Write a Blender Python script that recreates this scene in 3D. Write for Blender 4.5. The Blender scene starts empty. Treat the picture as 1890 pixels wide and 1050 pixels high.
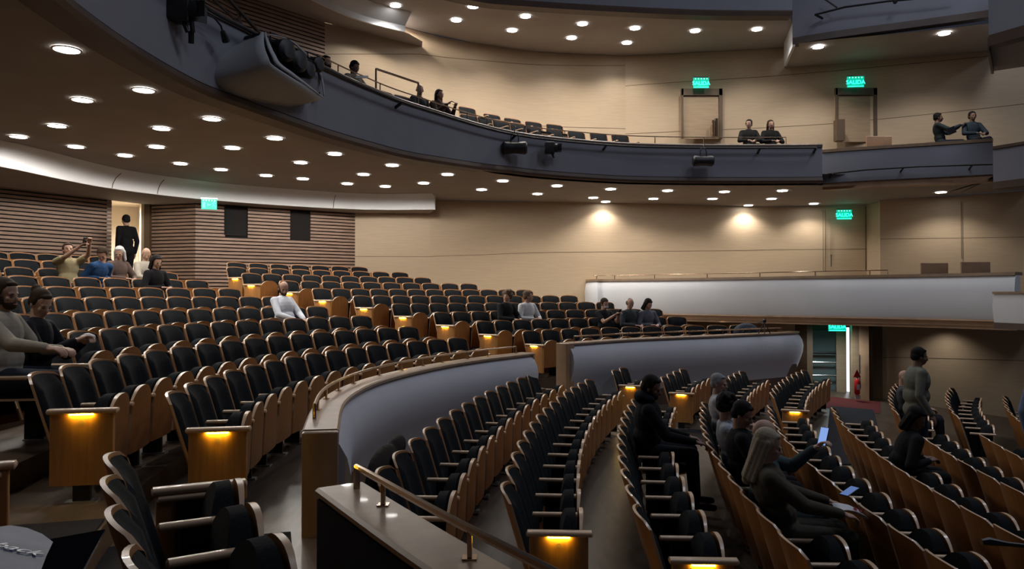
import bpy, bmesh, math, random
from mathutils import Vector, Matrix, Euler
random.seed(7)
S = bpy.context.scene; C = S.collection
ZO = 3.2                      # camera height over the world origin plane
F = 1400.0; PIT = math.atan(19.6/F); HY = 544.6
def at(px, py, D):            # point seen at (px,py) at depth D, relative to the eye
    y = (525-py)/F
    Y = D*math.cos(PIT)-y*D*math.sin(PIT); Z = D*math.sin(PIT)+y*D*math.cos(PIT)
    return Vector(((px-945)/F*D, Y, Z))
def pl(px, D): return ((px-945)/F*D, D)
def onz(px, py, z): return at(px, py, z*F/(HY-py))

# ------------------------------------------------------------------ materials
def mat(name, col, rough=.6, metal=0, spec=.5, noise=0, scale=8, bump=0, emis=None, es=0, stretch=(1,1,1), col2=None, coat=0, kind='noise'):
    m = bpy.data.materials.new(name); m.use_nodes = True; nt = m.node_tree; b = nt.nodes['Principled BSDF']
    b.inputs['Base Color'].default_value = (*col, 1); b.inputs['Roughness'].default_value = rough
    b.inputs['Metallic'].default_value = metal; b.inputs['Specular IOR Level'].default_value = spec
    b.inputs['Coat Weight'].default_value = coat
    if noise or bump:
        tc = nt.nodes.new('ShaderNodeTexCoord'); mp = nt.nodes.new('ShaderNodeMapping'); mp.inputs['Scale'].default_value = stretch
        nz = nt.nodes.new('ShaderNodeTexNoise'); nz.inputs['Scale'].default_value = scale; nz.inputs['Detail'].default_value = 5
        nt.links.new(tc.outputs['Object'], mp.inputs[0]); nt.links.new(mp.outputs[0], nz.inputs[0])
        if noise:
            mx = nt.nodes.new('ShaderNodeMix'); mx.data_type = 'RGBA'
            c2 = col2 or tuple(c*(1-noise) for c in col)
            mx.inputs[6].default_value = (*col, 1); mx.inputs[7].default_value = (*c2, 1)
            rp = nt.nodes.new('ShaderNodeValToRGB'); rp.color_ramp.elements[0].position = .35; rp.color_ramp.elements[1].position = .65
            nt.links.new(nz.outputs[0], rp.inputs[0]); nt.links.new(rp.outputs[0], mx.inputs[0]); nt.links.new(mx.outputs[2], b.inputs['Base Color'])
        if bump:
            bp = nt.nodes.new('ShaderNodeBump'); bp.inputs['Strength'].default_value = bump; bp.inputs['Distance'].default_value = .01
            nt.links.new(nz.outputs[0], bp.inputs['Height']); nt.links.new(bp.outputs[0], b.inputs['Normal'])
    if emis:
        b.inputs['Emission Color'].default_value = (*emis, 1); b.inputs['Emission Strength'].default_value = es
    return m
M = {}
M['wallwood'] = mat('beech_wall', (.56,.43,.295), .42, noise=.08, scale=2.2, stretch=(1,1,14), spec=.35)
M['slat'] = mat('slat_wood', (.43,.285,.21), .5, noise=.3, scale=3, stretch=(1,1,10))
M['slatback'] = mat('slat_backing', (.012,.009,.008), .9)
M['seatwood'] = mat('seat_beech', (.33,.138,.042), .42, noise=.22, scale=5, stretch=(8,1,1), spec=.3)
M['seatedge'] = mat('seat_edge', (.62,.42,.27), .3, spec=.6, coat=.3)
M['panelwood'] = mat('panel_beech', (.50,.24,.08), .42, noise=.2, scale=4, stretch=(9,9,1))
M['fabric'] = mat('black_upholstery', (.0085,.0105,.013), .95, noise=.4, scale=60, bump=.3, spec=.15)
M['metal'] = mat('dark_metal', (.02,.02,.022), .5, metal=.6)
M['plate'] = mat('steel_plate', (.5,.5,.5), .3, metal=.9)
M['brass'] = mat('brass', (.50,.37,.27), .2, metal=1)
M['bulb'] = mat('lamp_glass', (1,1,1), .5, emis=(1,.97,.93), es=30)
M['lampring'] = mat('lamp_ring', (.6,.6,.6), .4)
M['aisle'] = mat('aisle_lamp', (1,.7,.1), .5, emis=(1,.62,.03), es=130)
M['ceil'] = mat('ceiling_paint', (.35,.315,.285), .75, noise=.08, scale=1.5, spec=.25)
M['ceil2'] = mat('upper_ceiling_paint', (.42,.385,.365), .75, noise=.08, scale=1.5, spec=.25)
M['lip'] = mat('dark_wood_lip', (.10,.062,.045), .5, noise=.2, scale=3)
M['grey'] = mat('grey_fascia', (.25,.25,.285), .8, noise=.05, scale=2, spec=.2)
M['white'] = mat('white_fascia', (.78,.79,.82), .7, noise=.03, scale=2, spec=.25)
M['pitwhite_dim'] = mat('pit_wall_dimmed_white', (.56,.57,.62), .6, noise=.04, scale=2, spec=.3)  # fascia white darkened: weaker light on the pit wall put into the colour
M['cap'] = mat('cap_wood', (.34,.225,.14), .36, noise=.18, scale=4, stretch=(2,2,1), spec=.6, coat=.15)
M['floor'] = mat('floor_wood', (.115,.083,.060), .34, noise=.35, scale=3, stretch=(5,1,1), spec=.45)
M['riser'] = mat('riser_wood', (.11,.07,.045), .6)
M['carpet'] = mat('dark_carpet', (.033,.033,.04), .95, noise=.3, scale=80, bump=.3, spec=.1)
M['redcarpet'] = mat('red_carpet', (.13,.03,.027), .9, noise=.25, scale=60, spec=.1)
M['navy'] = mat('navy_panel', (.014,.016,.026), .8, noise=.2, scale=50, spec=.2)
M['black'] = mat('black_paint', (.010,.010,.012), .5)
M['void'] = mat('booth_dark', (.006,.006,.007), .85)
M['joint'] = mat('joint_shadow_gap', (.12,.075,.04), .8)
M['doorwood'] = mat('door_beech', (.42,.30,.19), .5, noise=.15, scale=2, stretch=(1,1,10))
M['frame'] = mat('frame_wood', (.13,.085,.05), .5, noise=.2, scale=3)
M['corridor'] = mat('corridor_wall', (.82,.72,.58), .7)
M['steel'] = mat('brushed_steel', (.6,.62,.62), .25, metal=1)
M['screen'] = mat('phone_screen', (.3,.5,1), .3, emis=(.30,.48,1), es=.8)
M['screendim'] = mat('dim_phone_screen', (.1,.2,.4), .3, emis=(.2,.35,.9), es=.35)
M['phone'] = mat('phone_case', (.02,.02,.025), .3)
M['paper'] = mat('white_paper', (.75,.75,.75), .6)
M['tan'] = mat('tan_veneer', (.40,.24,.14), .45, noise=.2, scale=4)
M['housing'] = mat('housing_white', (.42,.43,.45), .6, noise=.12, scale=1.5, spec=.3)
M['green'] = mat('sign_green', (.0,.25,.17), .4, emis=(0,.62,.40), es=1.0)
M['greenhi'] = mat('sign_letter', (.1,.9,.7), .4, emis=(.05,1,.72), es=2.6)
M['led'] = mat('sign_led', (1,1,1), .4, emis=(.8,1,.95), es=6)
M['red'] = mat('extinguisher_red', (.55,.02,.02), .3)
M['glassy'] = mat('pale_green_glass', (.13,.185,.18), .08, spec=.8, coat=.6)
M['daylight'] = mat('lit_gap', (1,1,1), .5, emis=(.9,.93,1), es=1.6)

# ------------------------------------------------------------------ mesh helpers
class MB:
    def __init__(s): s.v=[]; s.f=[]; s.m=[]
    def add(s, vs, fs, mi=0):
        b=len(s.v); s.v+= [Vector(v) for v in vs]
        for f in fs: s.f.append([b+i for i in f]); s.m.append(mi)
    def box(s, c, size, mi=0, R=None):
        x,y,z=[d/2 for d in size]; vs=[Vector((i*x,j*y,k*z)) for i in(-1,1) for j in(-1,1) for k in(-1,1)]
        if R is not None: vs=[R@v for v in vs]
        s.add([v+Vector(c) for v in vs],[(0,1,3,2),(4,6,7,5),(0,4,5,1),(2,3,7,6),(0,2,6,4),(1,5,7,3)],mi)
    def rbox(s, c, size, r, mi=0, R=None, axis=1, n=3):   # rounded-section bar along axis
        a,b=[i for i in range(3) if i!=axis]; ring=[]
        for q,(sx,sy) in enumerate(((1,1),(-1,1),(-1,-1),(1,-1))):
            for k in range(n+1):
                t=math.pi/2*(q+k/n); ring.append((sx*(size[a]/2-r)+r*math.cos(t), sy*(size[b]/2-r)+r*math.sin(t)))
        N=len(ring); vs=[]
        for e,sc in ((-1,.8),(-1,1),(1,1),(1,.8)):
            off=size[axis]/2-(0 if sc<1 else r*.5)
            for (u,w) in ring:
                v=[0,0,0]; v[axis]=e*off; v[a]=u*(1 if sc==1 else 1-r*.7/(size[a]/2)); v[b]=w*(1 if sc==1 else 1-r*.7/(size[b]/2)); vs.append(Vector(v))
        if R is not None: vs=[R@v for v in vs]
        fs=[]
        for l in range(3):
            for i in range(N): fs.append((l*N+i,l*N+(i+1)%N,(l+1)*N+(i+1)%N,(l+1)*N+i))
        fs.append(tuple(range(N))[::-1]); fs.append(tuple(3*N+i for i in range(N)))
        s.add([v+Vector(c) for v in vs],fs,mi)
    def tube(s, pts, r, n=8, mi=0, cap=True):
        pts=[Vector(p) for p in pts]; rs=r if isinstance(r,(list,tuple)) else [r]*len(pts); base=len(s.v); prev=None
        for i,p in enumerate(pts):
            d=(pts[min(i+1,len(pts)-1)]-pts[max(i-1,0)]).normalized()
            if prev is None: u=d.orthogonal().normalized()
            else: u=(prev-d*prev.dot(d)).normalized()
            prev=u; w=d.cross(u)
            for k in range(n):
                t=2*math.pi*k/n; s.v.append(p+(u*math.cos(t)+w*math.sin(t))*rs[i])
        for i in range(len(pts)-1):
            for k in range(n):
                s.f.append([base+i*n+k,base+i*n+(k+1)%n,base+(i+1)*n+(k+1)%n,base+(i+1)*n+k]); s.m.append(mi)
        if cap:
            s.f.append([base+k for k in range(n)][::-1]); s.m.append(mi)
            s.f.append([base+(len(pts)-1)*n+k for k in range(n)]); s.m.append(mi)
    def ell(s, c, r, R=None, nu=16, nv=10, mi=0):
        vs=[];c=Vector(c)
        for j in range(nv+1):
            ph=math.pi*j/nv-math.pi/2
            for i in range(nu):
                th=2*math.pi*i/nu; v=Vector((r[0]*math.cos(ph)*math.cos(th),r[1]*math.cos(ph)*math.sin(th),r[2]*math.sin(ph)))
                if R is not None: v=R@v
                vs.append(c+v)
        fs=[(j*nu+i,j*nu+(i+1)%nu,(j+1)*nu+(i+1)%nu,(j+1)*nu+i) for j in range(nv) for i in range(nu)]
        s.add(vs,fs,mi)
    def cone(s, a, b, ra, rb, n=12, mi=0):                # tapered capsule
        a=Vector(a); b=Vector(b); d=b-a; L=d.length
        if L<1e-5: s.ell(a,(ra,)*3); return
        d.normalize(); pts=[];rs=[]
        for t in (-90,-60,-30,0): 
            q=math.radians(t); pts.append(a+d*ra*math.sin(q)); rs.append(max(ra*math.cos(q),1e-4))
        for t in (0,30,60,90):
            q=math.radians(t); pts.append(b+d*rb*math.sin(q)); rs.append(max(rb*math.cos(q),1e-4))
        s.tube(pts,rs,n,mi)
    def grid(s, g, mi=0, closed=False):
        nr=len(g); nc=len(g[0]); b=len(s.v)
        for r in g: s.v+=[Vector(p) for p in r]
        for i in range(nr-1):
            for j in range(nc-1 if not closed else nc):
                s.f.append([b+i*nc+j,b+i*nc+(j+1)%nc,b+(i+1)*nc+(j+1)%nc,b+(i+1)*nc+j]); s.m.append(mi)
    def build(s, name, mats, parent=None, smooth=True, shift=True):
        me=bpy.data.meshes.new(name); me.from_pydata([tuple(v) for v in s.v],[],s.f); 
        mats=mats if isinstance(mats,(list,tuple)) else [mats]
        for m in mats: me.materials.append(m)
        for p,i in zip(me.polygons,s.m): p.material_index=min(i,len(mats)-1)
        bm=bmesh.new(); bm.from_mesh(me); bmesh.ops.recalc_face_normals(bm,faces=bm.faces); bm.to_mesh(me); bm.free()
        if smooth:
            for p in me.polygons: p.use_smooth=True
            try: me.set_sharp_from_angle(angle=math.radians(38))
            except Exception: pass
        o=bpy.data.objects.new(name,me); C.objects.link(o)
        if parent is not None: o.parent=parent
        return o
def tag(o, label=None, cat=None, group=None, kind=None):
    if label: o['label']=label
    if cat: o['category']=cat
    if group: o['group']=group
    if kind: o['kind']=kind
    return o
def empty(name, loc=(0,0,0), rz=0, **k):
    o=bpy.data.objects.new(name,None); C.objects.link(o); o.location=loc; o.rotation_euler=(0,0,rz); o.empty_display_size=.1
    return tag(o,k.get('label'),k.get('cat'),k.get('group'),k.get('kind'))
def struct(o, label=None): o['kind']='structure'; 
def st(mb, name, mats, label=None, cat=None, smooth=True):
    o=mb.build(name,mats,None,smooth); o['kind']='structure'
    if label: o['label']=label
    if cat: o['category']=cat
    return o
def catmull(P, n=8):
    P=[Vector(p) for p in P]; out=[]
    for i in range(len(P)-1):
        a=P[max(i-1,0)]; b=P[i]; c=P[i+1]; d=P[min(i+2,len(P)-1)]
        for k in range(n):
            t=k/n; out.append(.5*((2*b)+(c-a)*t+(2*a-5*b+4*c-d)*t*t+(3*b-a-3*c+d)*t**3))
    out.append(P[-1]); return out
def normals2(P):
    o=[]
    for i in range(len(P)):
        d=(P[min(i+1,len(P)-1)]-P[max(i-1,0)]); d=Vector((d.x,d.y)).normalized(); o.append(Vector((d.y,-d.x)))
    return o     # right-hand side of travel
def sweep(mb, P, prof, mi=0, mis=None, caps=True, capmi=0):
    """P: list of plan points; prof: closed list of (offset to the right of travel, z) — z may be callable of fraction"""
    N=normals2(P); g=[]
    for i,(p,n) in enumerate(zip(P,N)):
        g.append([Vector((p.x+n.x*o,p.y+n.y*o,(z(i/(len(P)-1)) if callable(z) else z))) for o,z in prof])
    b=len(mb.v); nc=len(prof)
    for r in g: mb.v+=r
    for i in range(len(P)-1):
        for j in range(nc):
            mb.f.append([b+i*nc+j,b+i*nc+(j+1)%nc,b+(i+1)*nc+(j+1)%nc,b+(i+1)*nc+j]); mb.m.append(mis[j] if mis else mi)
    if caps:
        mb.f.append([b+j for j in range(nc)]); mb.m.append(capmi); mb.f.append([b+(len(P)-1)*nc+j for j in range(nc)][::-1]); mb.m.append(capmi)
def wallstrip(P, z0, z1, th=.12, side=-1):
    """thick wall along plan points P, faces the hall on its right side; thickness grows to the other side"""
    mb=MB(); sweep(mb,P,[(0,z0),(0,z1),(side*th,z1),(side*th,z0)]); return mb
V2=lambda p: Vector((p[0],p[1]))

# ------------------------------------------------------------------ seating geometry (fitted rows)
QS=.93; CX,CY=26.17*QS,4.18*QS
GC={'L':(6.79,7.53),'M':(6.95,8.62),'C':(CX,CY)}
ROWS=[ # name, R of back top, z of back top, t0, spacing, n, first index
('C1',27.20,-1.302,.056,.582,13,0),('C2',26.26,-1.371,.050,.539,14,0),('C3',25.33,-1.480,.043,.558,12,0),('C4',24.39,-1.584,.034,.526,13,0),
('C5',23.46,-1.666,.029,.561,14,-1),('C6',22.52,-1.755,.068,.523,13,0),('C7',21.58,-1.85,.125,.55,9,0),('C8',20.65,-1.945,.235,.55,4,0),
('D1',26.26,-1.40,.392,.55,2,0),('D2',25.33,-1.480,.388,.55,4,0),('D3',24.39,-1.584,.388,.55,6,0),('D4',23.46,-1.666,.386,.55,9,0),
('D7',21.58,-1.85,.392,.55,8,0),('D8',20.65,-1.945,.42,.55,8,0),('D9',19.7,-2.04,.435,.55,7,0),
('L1',9.53,-.725,-.191,.550,15,0),('L2',10.39,-.545,-.205,.549,16,0),('L3',11.26,-.363,.025,.551,15,-3),('L4',12.12,-.197,.141,.542,12,-2),
('L5',12.99,-.018,.199,.526,11,-2),('L6',13.86,.133,.215,.574,9,-1),('L7',14.72,.300,.267,.577,8,-1),('L8',15.58,.463,.311,.589,7,-1),
('L9',16.45,.635,.330,.532,5,0),('L10',17.31,.804,.363,.533,5,0),
('M1',8.82,-.669,.720,.569,11,0),('M2',9.54,-.489,.664,.543,11,0),('M3',10.25,-.322,.622,.550,12,0),('M4',10.97,-.159,.585,.540,12,0),
('M5',11.69,0,.558,.549,12,0),('M6',12.41,.142,.527,.537,12,0),('M7',13.12,.296,.514,.575,10,0),('M8',13.84,.448,.492,.538,10,0),
('M9',14.56,.592,.510,.579,9,0),('M10',15.27,.728,.550,.580,7,0),
('N1',9.53,-.725,-.445,-.515,5,0),('N2',10.55,-.545,-.44,-.53,2,0)]
ROWS=[(n,R*QS,z*QS,t0,w*QS,c,i) if n[0] in 'CD' else (n,R,z,t0,w,c,i) for n,R,z,t0,w,c,i in ROWS]
RD={r[0]:r for r in ROWS}
SH=.87
def SC(n): return QS if n[0] in 'CD' else 1.0
def rowfloor(n): return RD[n][2]-SH
def seatpos(n,i,fwd=.36):
    _,R,z,t0,w,cnt,i0=RD[n]; c=GC['C' if n[0] in 'CD' else 'L' if n[0] in 'LN' else 'M']
    t=t0+i*w/R; r=R-fwd*SC(n)
    return Vector((c[0]-r*math.cos(t),c[1]+r*math.sin(t),z-SH*SC(n))), math.atan2(-math.cos(t),-math.sin(t))
def cz(R): return QS*(-1.285-.1*(27.2-R/QS)/.936-SH)

# --- terraces
def sector(c,R0,R1,t0,t1,z,zb,n=24):
    mb=MB(); 
    P=[Vector((c[0]-R1*math.cos(t0+(t1-t0)*i/n), c[1]+R1*math.sin(t0+(t1-t0)*i/n))) for i in range(n+1)]
    Q=[Vector((c[0]-R0*math.cos(t0+(t1-t0)*i/n), c[1]+R0*math.sin(t0+(t1-t0)*i/n))) for i in range(n+1)]
    g=[[Vector((*Q[i],zb)),Vector((*Q[i],z)),Vector((*P[i],z)),Vector((*P[i],zb))] for i in range(n+1)]
    b=len(mb.v)
    for r in g: mb.v+=r
    for i in range(n):
        for j,mi in ((0,1),(1,0),(2,1)):
            mb.f.append([b+i*4+j,b+i*4+j+1,b+i*4+4+j+1,b+i*4+4+j]); mb.m.append(mi)
    mb.f.append([b,b+1,b+2,b+3]); mb.m.append(1); e=b+4*n; mb.f.append([e,e+1,e+2,e+3]); mb.m.append(1)
    return mb
def treads(block, t_lo, t_hi_fn, nrows, name):
    mb=MB(); c=GC[block]
    for k in range(1,nrows+1):
        _,R,z,t0,w,n,i0=RD['%s%d'%(block,k)]; p=.865 if block=='L' else .717
        Ri=(R+.2-p) if k>1 else (8.28 if block=='L' else 8.35)
        Ro=R+.2 if k<nrows else R+2.6
        s=sector(c,Ri,Ro,t_lo(k),t_hi_fn(k),z-SH,z-SH-.6); mb.add(s.v,s.f); mb.m[-len(s.m):]=s.m
    return st(mb,name,[M['floor'],M['riser']],smooth=False)
def lend(k): 
    _,R,z,t0,w,n,i0=RD['L%d'%k]; return max(t0+(n+i0)*w/R+.05, .62 if k<7 else .5)
treads('L',lambda k:-.9,lend,10,'floor')
treads('M',lambda k:RD['M%d'%k][3]-.085,lambda k:1.5,10,'floor')
mb=MB()      # aisle carpet on the left tier
for k in range(1,5):
    R=RD['L%d'%k][1]; z=RD['L%d'%k][2]-SH
    s=sector(GC['L'],R+.2-.865+.02 if k>1 else 8.62,R+.2-.01,-.62,-.285,z+.012,z+.002,10); mb.add(s.v,s.f)
st(mb,'floor_carpet',[M['carpet']],smooth=False)
# pit floor (smooth rake)
mb=MB(); g=[]
for i in range(33):
    R=(29.6-i*.55)*QS; row=[]
    for j in range(41):
        t=-.30+j*.0295; row.append(Vector((CX-R*math.cos(t),CY+R*math.sin(t),cz(min(R,28*QS)) )))
    g.append(row)
mb.grid(g); st(mb,'floor_pit',[M['floor']])
def onpit(px,py,lift=.0):
    z=-2.5
    for _ in range(30):
        p=onz(px,py,z); R=math.hypot(p.x-CX,p.y-CY); z=cz(R)+lift
    return onz(px,py,z)
def decal(pts,lift,name,m,n=8):
    # quad patch following the pit floor: corners in order
    a,b,c,d=[V2((p.x,p.y)) for p in pts]; mb=MB(); g=[]
    for i in range(n+1):
        r=[]
        for j in range(n+1):
            u=i/n;v=j/n; q=(a*(1-u)+b*u)*(1-v)+(d*(1-u)+c*u)*v
            R=math.hypot(q.x-CX,q.y-CY); r.append(Vector((q.x,q.y,cz(R)+lift)))
        g.append(r)
    mb.grid(g); return st(mb,name,[m])
decal([onpit(1520,858),onpit(1640,858),onpit(1612,757),onpit(1532,750)],.012,'floor_carpet_aisle',M['carpet'])
decal([onpit(1478,748),onpit(1625,764),onpit(1625,742),onpit(1490,728)],.008,'floor_carpet_red',M['redcarpet'])
decal([onpit(1245,815),onpit(1320,822),onpit(1300,795),onpit(1240,790)],.012,'floor_carpet_strip',M['carpet'])

# ------------------------------------------------------------------ low curved wall
def lowwall(P, name, capz, zfloor, label, post0=True, post1=False, roundend=False):
    root=empty(name,(0,0,0),label=label,cat='balustrade')
    # travel so that the pit is on the right-hand side
    mb=MB(); zc=capz
    prof=[(-.01,zc-.05),(.04,zc-.11),(.09,zc-.20),(.115,zc-.32),(.10,zc-.46),(.05,zc-.62),(-.02,zc-.80),(-.07,zc-1.0)]
    sweep(mb,P,prof+[(-.15,zc-1.0),(-.17,zc-.05)]); mb.build('white_face',M['pitwhite_dim'],root)
    mb=MB(); sweep(mb,P,[(-.07,zc-1.0),(-.07,zfloor),(-.185,zfloor),(-.185,zc-.04),(-.165,zc-.04),(-.14,zc-1.0)]); mb.build('wood_base',M['lip'],root)
    mb=MB(); sweep(mb,P,[(.02,zc-.045),(.035,zc-.03),(.035,zc-.012),(.02,zc),(-.195,zc),(-.21,zc-.012),(-.21,zc-.03),(-.195,zc-.045)]); mb.build('wood_cap',M['cap'],root)
    return root
def post(root, P, i, capz, zfloor, w=.2):
    N=normals2(P); p=P[i]; n=N[i]; d=Vector((-n.y,n.x)) ; sgn=1 if i!=0 else -1
    c=Vector((p.x,p.y))+n*(-.085)
    R=Matrix.Rotation(math.atan2(n.y,n.x),3,'Z'); mb=MB(); mb.rbox((c.x,c.y,(capz+zfloor)/2-.004),(.235,w,capz-zfloor-.002),.012,R=R,axis=2,mi=0); mb.build('end_post',M['cap'],root)
def rail(root_or_none, P, z, base, off, step, name, label=None, r=.014, group=None, pm='brass'):
    N=normals2(P); pts=[Vector((p.x+n.x*off,p.y+n.y*off,z)) for p,n in zip(P,N)]
    own=root_or_none or empty(name,(0,0,0),label=label,cat='handrail',group=group)
    a=pts[0].copy(); b=pts[-1].copy(); a.z=base; b.z=base
    mb=MB(); mb.tube([a]+pts+[b],r,8); mb.build('rail_bar',M[pm],own)
    acc=0; last=pts[0]; nxt=step*.5
    for p in pts[1:]:
        acc+=(p-last).length; last=p
        if acc>=nxt:
            nxt+=step; mb=MB(); mb.box((p.x,p.y,(z+base)/2),(.016,.03,z-base)); mb.box((p.x,p.y,base+.003),(.05,.05,.006)); mb.build('rail_post',M[pm],own,smooth=False)
    return own
CAPZ=-.82; CM=-.90
Pm=catmull([(.32,11.9),(-.42,10.8),(-.99,9.6),(-1.41,8.07),(-1.46,6.6),(-1.20,5.12)],8)[::-1]
Pf=catmull([(.98,13.05),(2.3,14.35),(4.1,15.5),(5.5,16.45),(6.25,16.95),(6.55,17.4),(6.5,18.0)],8)
Pn=catmull([(-.74,3.66),(-.24,2.84),(.13,2.27),(.49,1.73),(.98,1.2)],6)[::-1]
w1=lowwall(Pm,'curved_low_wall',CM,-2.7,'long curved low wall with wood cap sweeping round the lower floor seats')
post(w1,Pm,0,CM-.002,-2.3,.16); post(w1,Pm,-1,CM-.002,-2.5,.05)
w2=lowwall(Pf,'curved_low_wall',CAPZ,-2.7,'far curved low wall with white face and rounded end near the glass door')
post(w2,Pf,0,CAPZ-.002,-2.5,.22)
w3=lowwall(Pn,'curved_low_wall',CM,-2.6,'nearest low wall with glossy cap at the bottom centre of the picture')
mb=MB(); sweep(mb,Pn,[(-.187,CM-.05),(-.187,-1.8),(-.20,-1.8),(-.20,CM-.05)]); mb.build('navy_panel',M['navy'],w3)
mb=MB(); sweep(mb,Pn[-2:],[(-.195,CM-.05),(.03,CM-.05),(.03,-2.3),(-.195,-2.3)]); mb.build('end_panel',M['navy'],w3)
rail(w1,Pm[3:-2],CM+.10,CM,-.15,.62,'')
rail(w2,Pf[2:-18],CAPZ+.09,CAPZ,-.15,.9,'')
rail(w3,Pn[:-1],CM+.10,CM,-.045,.72,'',r=.016)

# ------------------------------------------------------------------ seats
def back_shell():
    mb=MB(); nu,nv=10,7
    def surf(u,v,off,hw=.258,z0=.17,top=.87,arch=.03,r=1):
        z1=top-arch*u*u-.035*max(0,abs(u)-.82)**2/.0324
        z=z0+(z1-z0)*v; y=-.10-.21*(z-.17)/.7-.058*(1-u*u)
        h=hw*(.93+.07*min(1,(z-.17)/.4))
        return Vector((u*h,y+off,z))
    us=[-1+2*i/nu for i in range(nu+1)]; vs=[j/nv for j in range(nv+1)]
    A=[[surf(u,v,0) for u in us] for v in vs]; B=[[surf(u,v,-.02) for u in us] for v in vs]
    mb.grid(A,0); mb.grid(B,0)
    ring=lambda g:[g[j][0] for j in range(nv)]+[g[nv][i] for i in range(nu)]+[g[j][nu] for j in range(nv,0,-1)]+[g[0][i] for i in range(nu,0,-1)]
    mb.grid([ring(A),ring(B)],1,closed=True)
    return mb,surf
def make_seat(open_=False):
    root=empty('theatre_seat')
    mb,surf=back_shell(); bk=mb.build('backrest',[M['seatwood'],M['seatedge']],root)
    mb=MB(); nu,nv=10,7; us=[-1+2*i/nu for i in range(nu+1)]; vs=[j/nv for j in range(nv+1)]
    def cs(u,v,front):
        p=surf(u*.93,v,0,top=.853,z0=.24); e=(1-u**6)*(1-(2*v-1)**8)
        p.y+= .004+(.05*max(e,0)**.5 if front else 0); return p
    A=[[cs(u,v,True) for u in us] for v in vs]; B=[[cs(u,v,False) for u in us] for v in vs]
    mb.grid(A); mb.grid(B); mb.build('back_cushion',M['fabric'],bk)
    # seat pan: outline arched; local coords s (width), h (length from hinge)
    def pan(hw,L,th,bulge,mi_face,mi_edge,z0=0):
        mb=MB(); nu=10;nv=6
        def pt(u,v,side):
            Lc=L-.095*abs(u)**2.7; return (u*hw*(1-.06*v), v*Lc, side+bulge*(1-u*u)*(1 if side>0 else 0))
        A=[[pt(-1+2*i/nu,j/nv,th) for i in range(nu+1)] for j in range(nv+1)]
        B=[[pt(-1+2*i/nu,j/nv,0) for i in range(nu+1)] for j in range(nv+1)]
        mb.grid(A,mi_face); mb.grid(B,mi_face)
        ring=lambda g:[g[j][0] for j in range(nv)]+[g[nv][i] for i in range(nu)]+[g[j][nu] for j in range(nv,0,-1)]+[g[0][i] for i in range(nu,0,-1)]
        mb.grid([ring(A),ring(B)],mi_edge,closed=True); return mb
    # folded: length axis -> +z, thickness axis -> +y ; open: length axis -> +y, thickness -> -z (wood below)
    def place(mb,zoff,yoff):
        out=[]
        for v in mb.v:
            if open_: out.append(Vector((v.x,-.13+v.y*.98,.415-v.z-zoff)))
            else: out.append(Vector((v.x,yoff+v.z+.02*(v.y/.45),.20+v.y)))
        mb.v=out; return mb
    w=place(pan(.236,.503,.018,.012,0,1),0,.155).build('seat_pan',[M['seatwood'],M['seatedge']],root)
    mbc=pan(.228,.496,.125,0,0,0)
    for v in mbc.v:
        if v.z>.05: v.x*=.94; v.z*=(1-.45*(v.y/.496)**4); v.y=v.y*.985+.004
    out=[]
    for v in mbc.v:
        if open_: out.append(Vector((v.x,-.12+v.y,.415+v.z*.75)))
        else: out.append(Vector((v.x,.153-v.z,.205+v.y)))
    mbc.v=out; mbc.build('seat_cushion',M['fabric'],w)
    mb=MB(); mb.rbox((-.276,.02,.585),(.050,.37,.034),.014,axis=1); mb.build('armrest',M['seatedge'],root)
    mb=MB(); mb.box((-.276,0,.30),(.035,.16,.60)); mb.box((-.276,.02,.006),(.09,.20,.012),1); mb.build('pedestal',[M['metal'],M['plate']],root,smooth=False)
    return root
def add_end(root, x=.29, light=True, sgn=1):
    mb=MB(); mb.rbox((x,.03,.36),(.045,.40,.49),.008,axis=2); p=mb.build('end_panel',M['panelwood'],root)
    mb=MB(); mb.rbox((x+.005*sgn,.035,.622),(.075,.45,.036),.015,axis=1); mb.build('end_armrest',M['seatedge'],root)
    mb=MB(); mb.box((x,.03,.06),(.035,.11,.115)); mb.box((x,.03,.006),(.09,.20,.012),1); mb.build('pedestal',[M['metal'],M['plate']],root,smooth=False)
    if light:
        mb=MB(); mb.box((x+sgn*.031,.03,.601),(.012,.15,.006)); mb.build('aisle_lamp',M['aisle'],p,smooth=False)
        mb=MB(); q=12; ring=[Vector((x+sgn*.0255,.03+.02*math.cos(2*math.pi*i/q),.545+.02*math.sin(2*math.pi*i/q))) for i in range(q)]
        mb.add(ring+[v-Vector((sgn*.006,0,0)) for v in ring],[tuple(range(q))]+[(i,(i+1)%q,q+(i+1)%q,q+i) for i in range(q)]); mb.build('number_plate',M['tan'],p,smooth=False)
def copy_tree(o,parent=None):
    c=o.copy(); C.objects.link(c); c.parent=parent
    for ch in list(o.children): copy_tree(ch,c)
    return c
ORD='first second third fourth fifth sixth seventh eighth ninth tenth eleventh twelfth thirteenth fourteenth fifteenth sixteenth seventeenth'.split()
OCC={}     # occupied seats (row, idx)
for s_ in 'L3:-2 L3:-3 L4:7 L8:1 L8:2 L8:3 L8:4 L7:4 M3:3 M3:4 M2:6 M2:7 M2:8 C3:6 C4:10 C4:6 C4:5 C4:3 C4:2 D7:2 C6:6'.split():
    a,b=s_.split(':'); OCC[(a,int(b))]=1
PANEL={('L1',0),('L2',0),('C2',0),('C3',0),('D1',0),('D2',0),('D3',0),('D4',0),('N1',0),('N2',0)}|{('M%d'%k,0) for k in range(1,11)}
specs=[]
for (n,R,z,t0,w,cnt,i0) in ROWS:
    for i in range(i0,i0+cnt):
        p,rz=seatpos(n,i); specs.append((n,i,p,rz))
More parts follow.
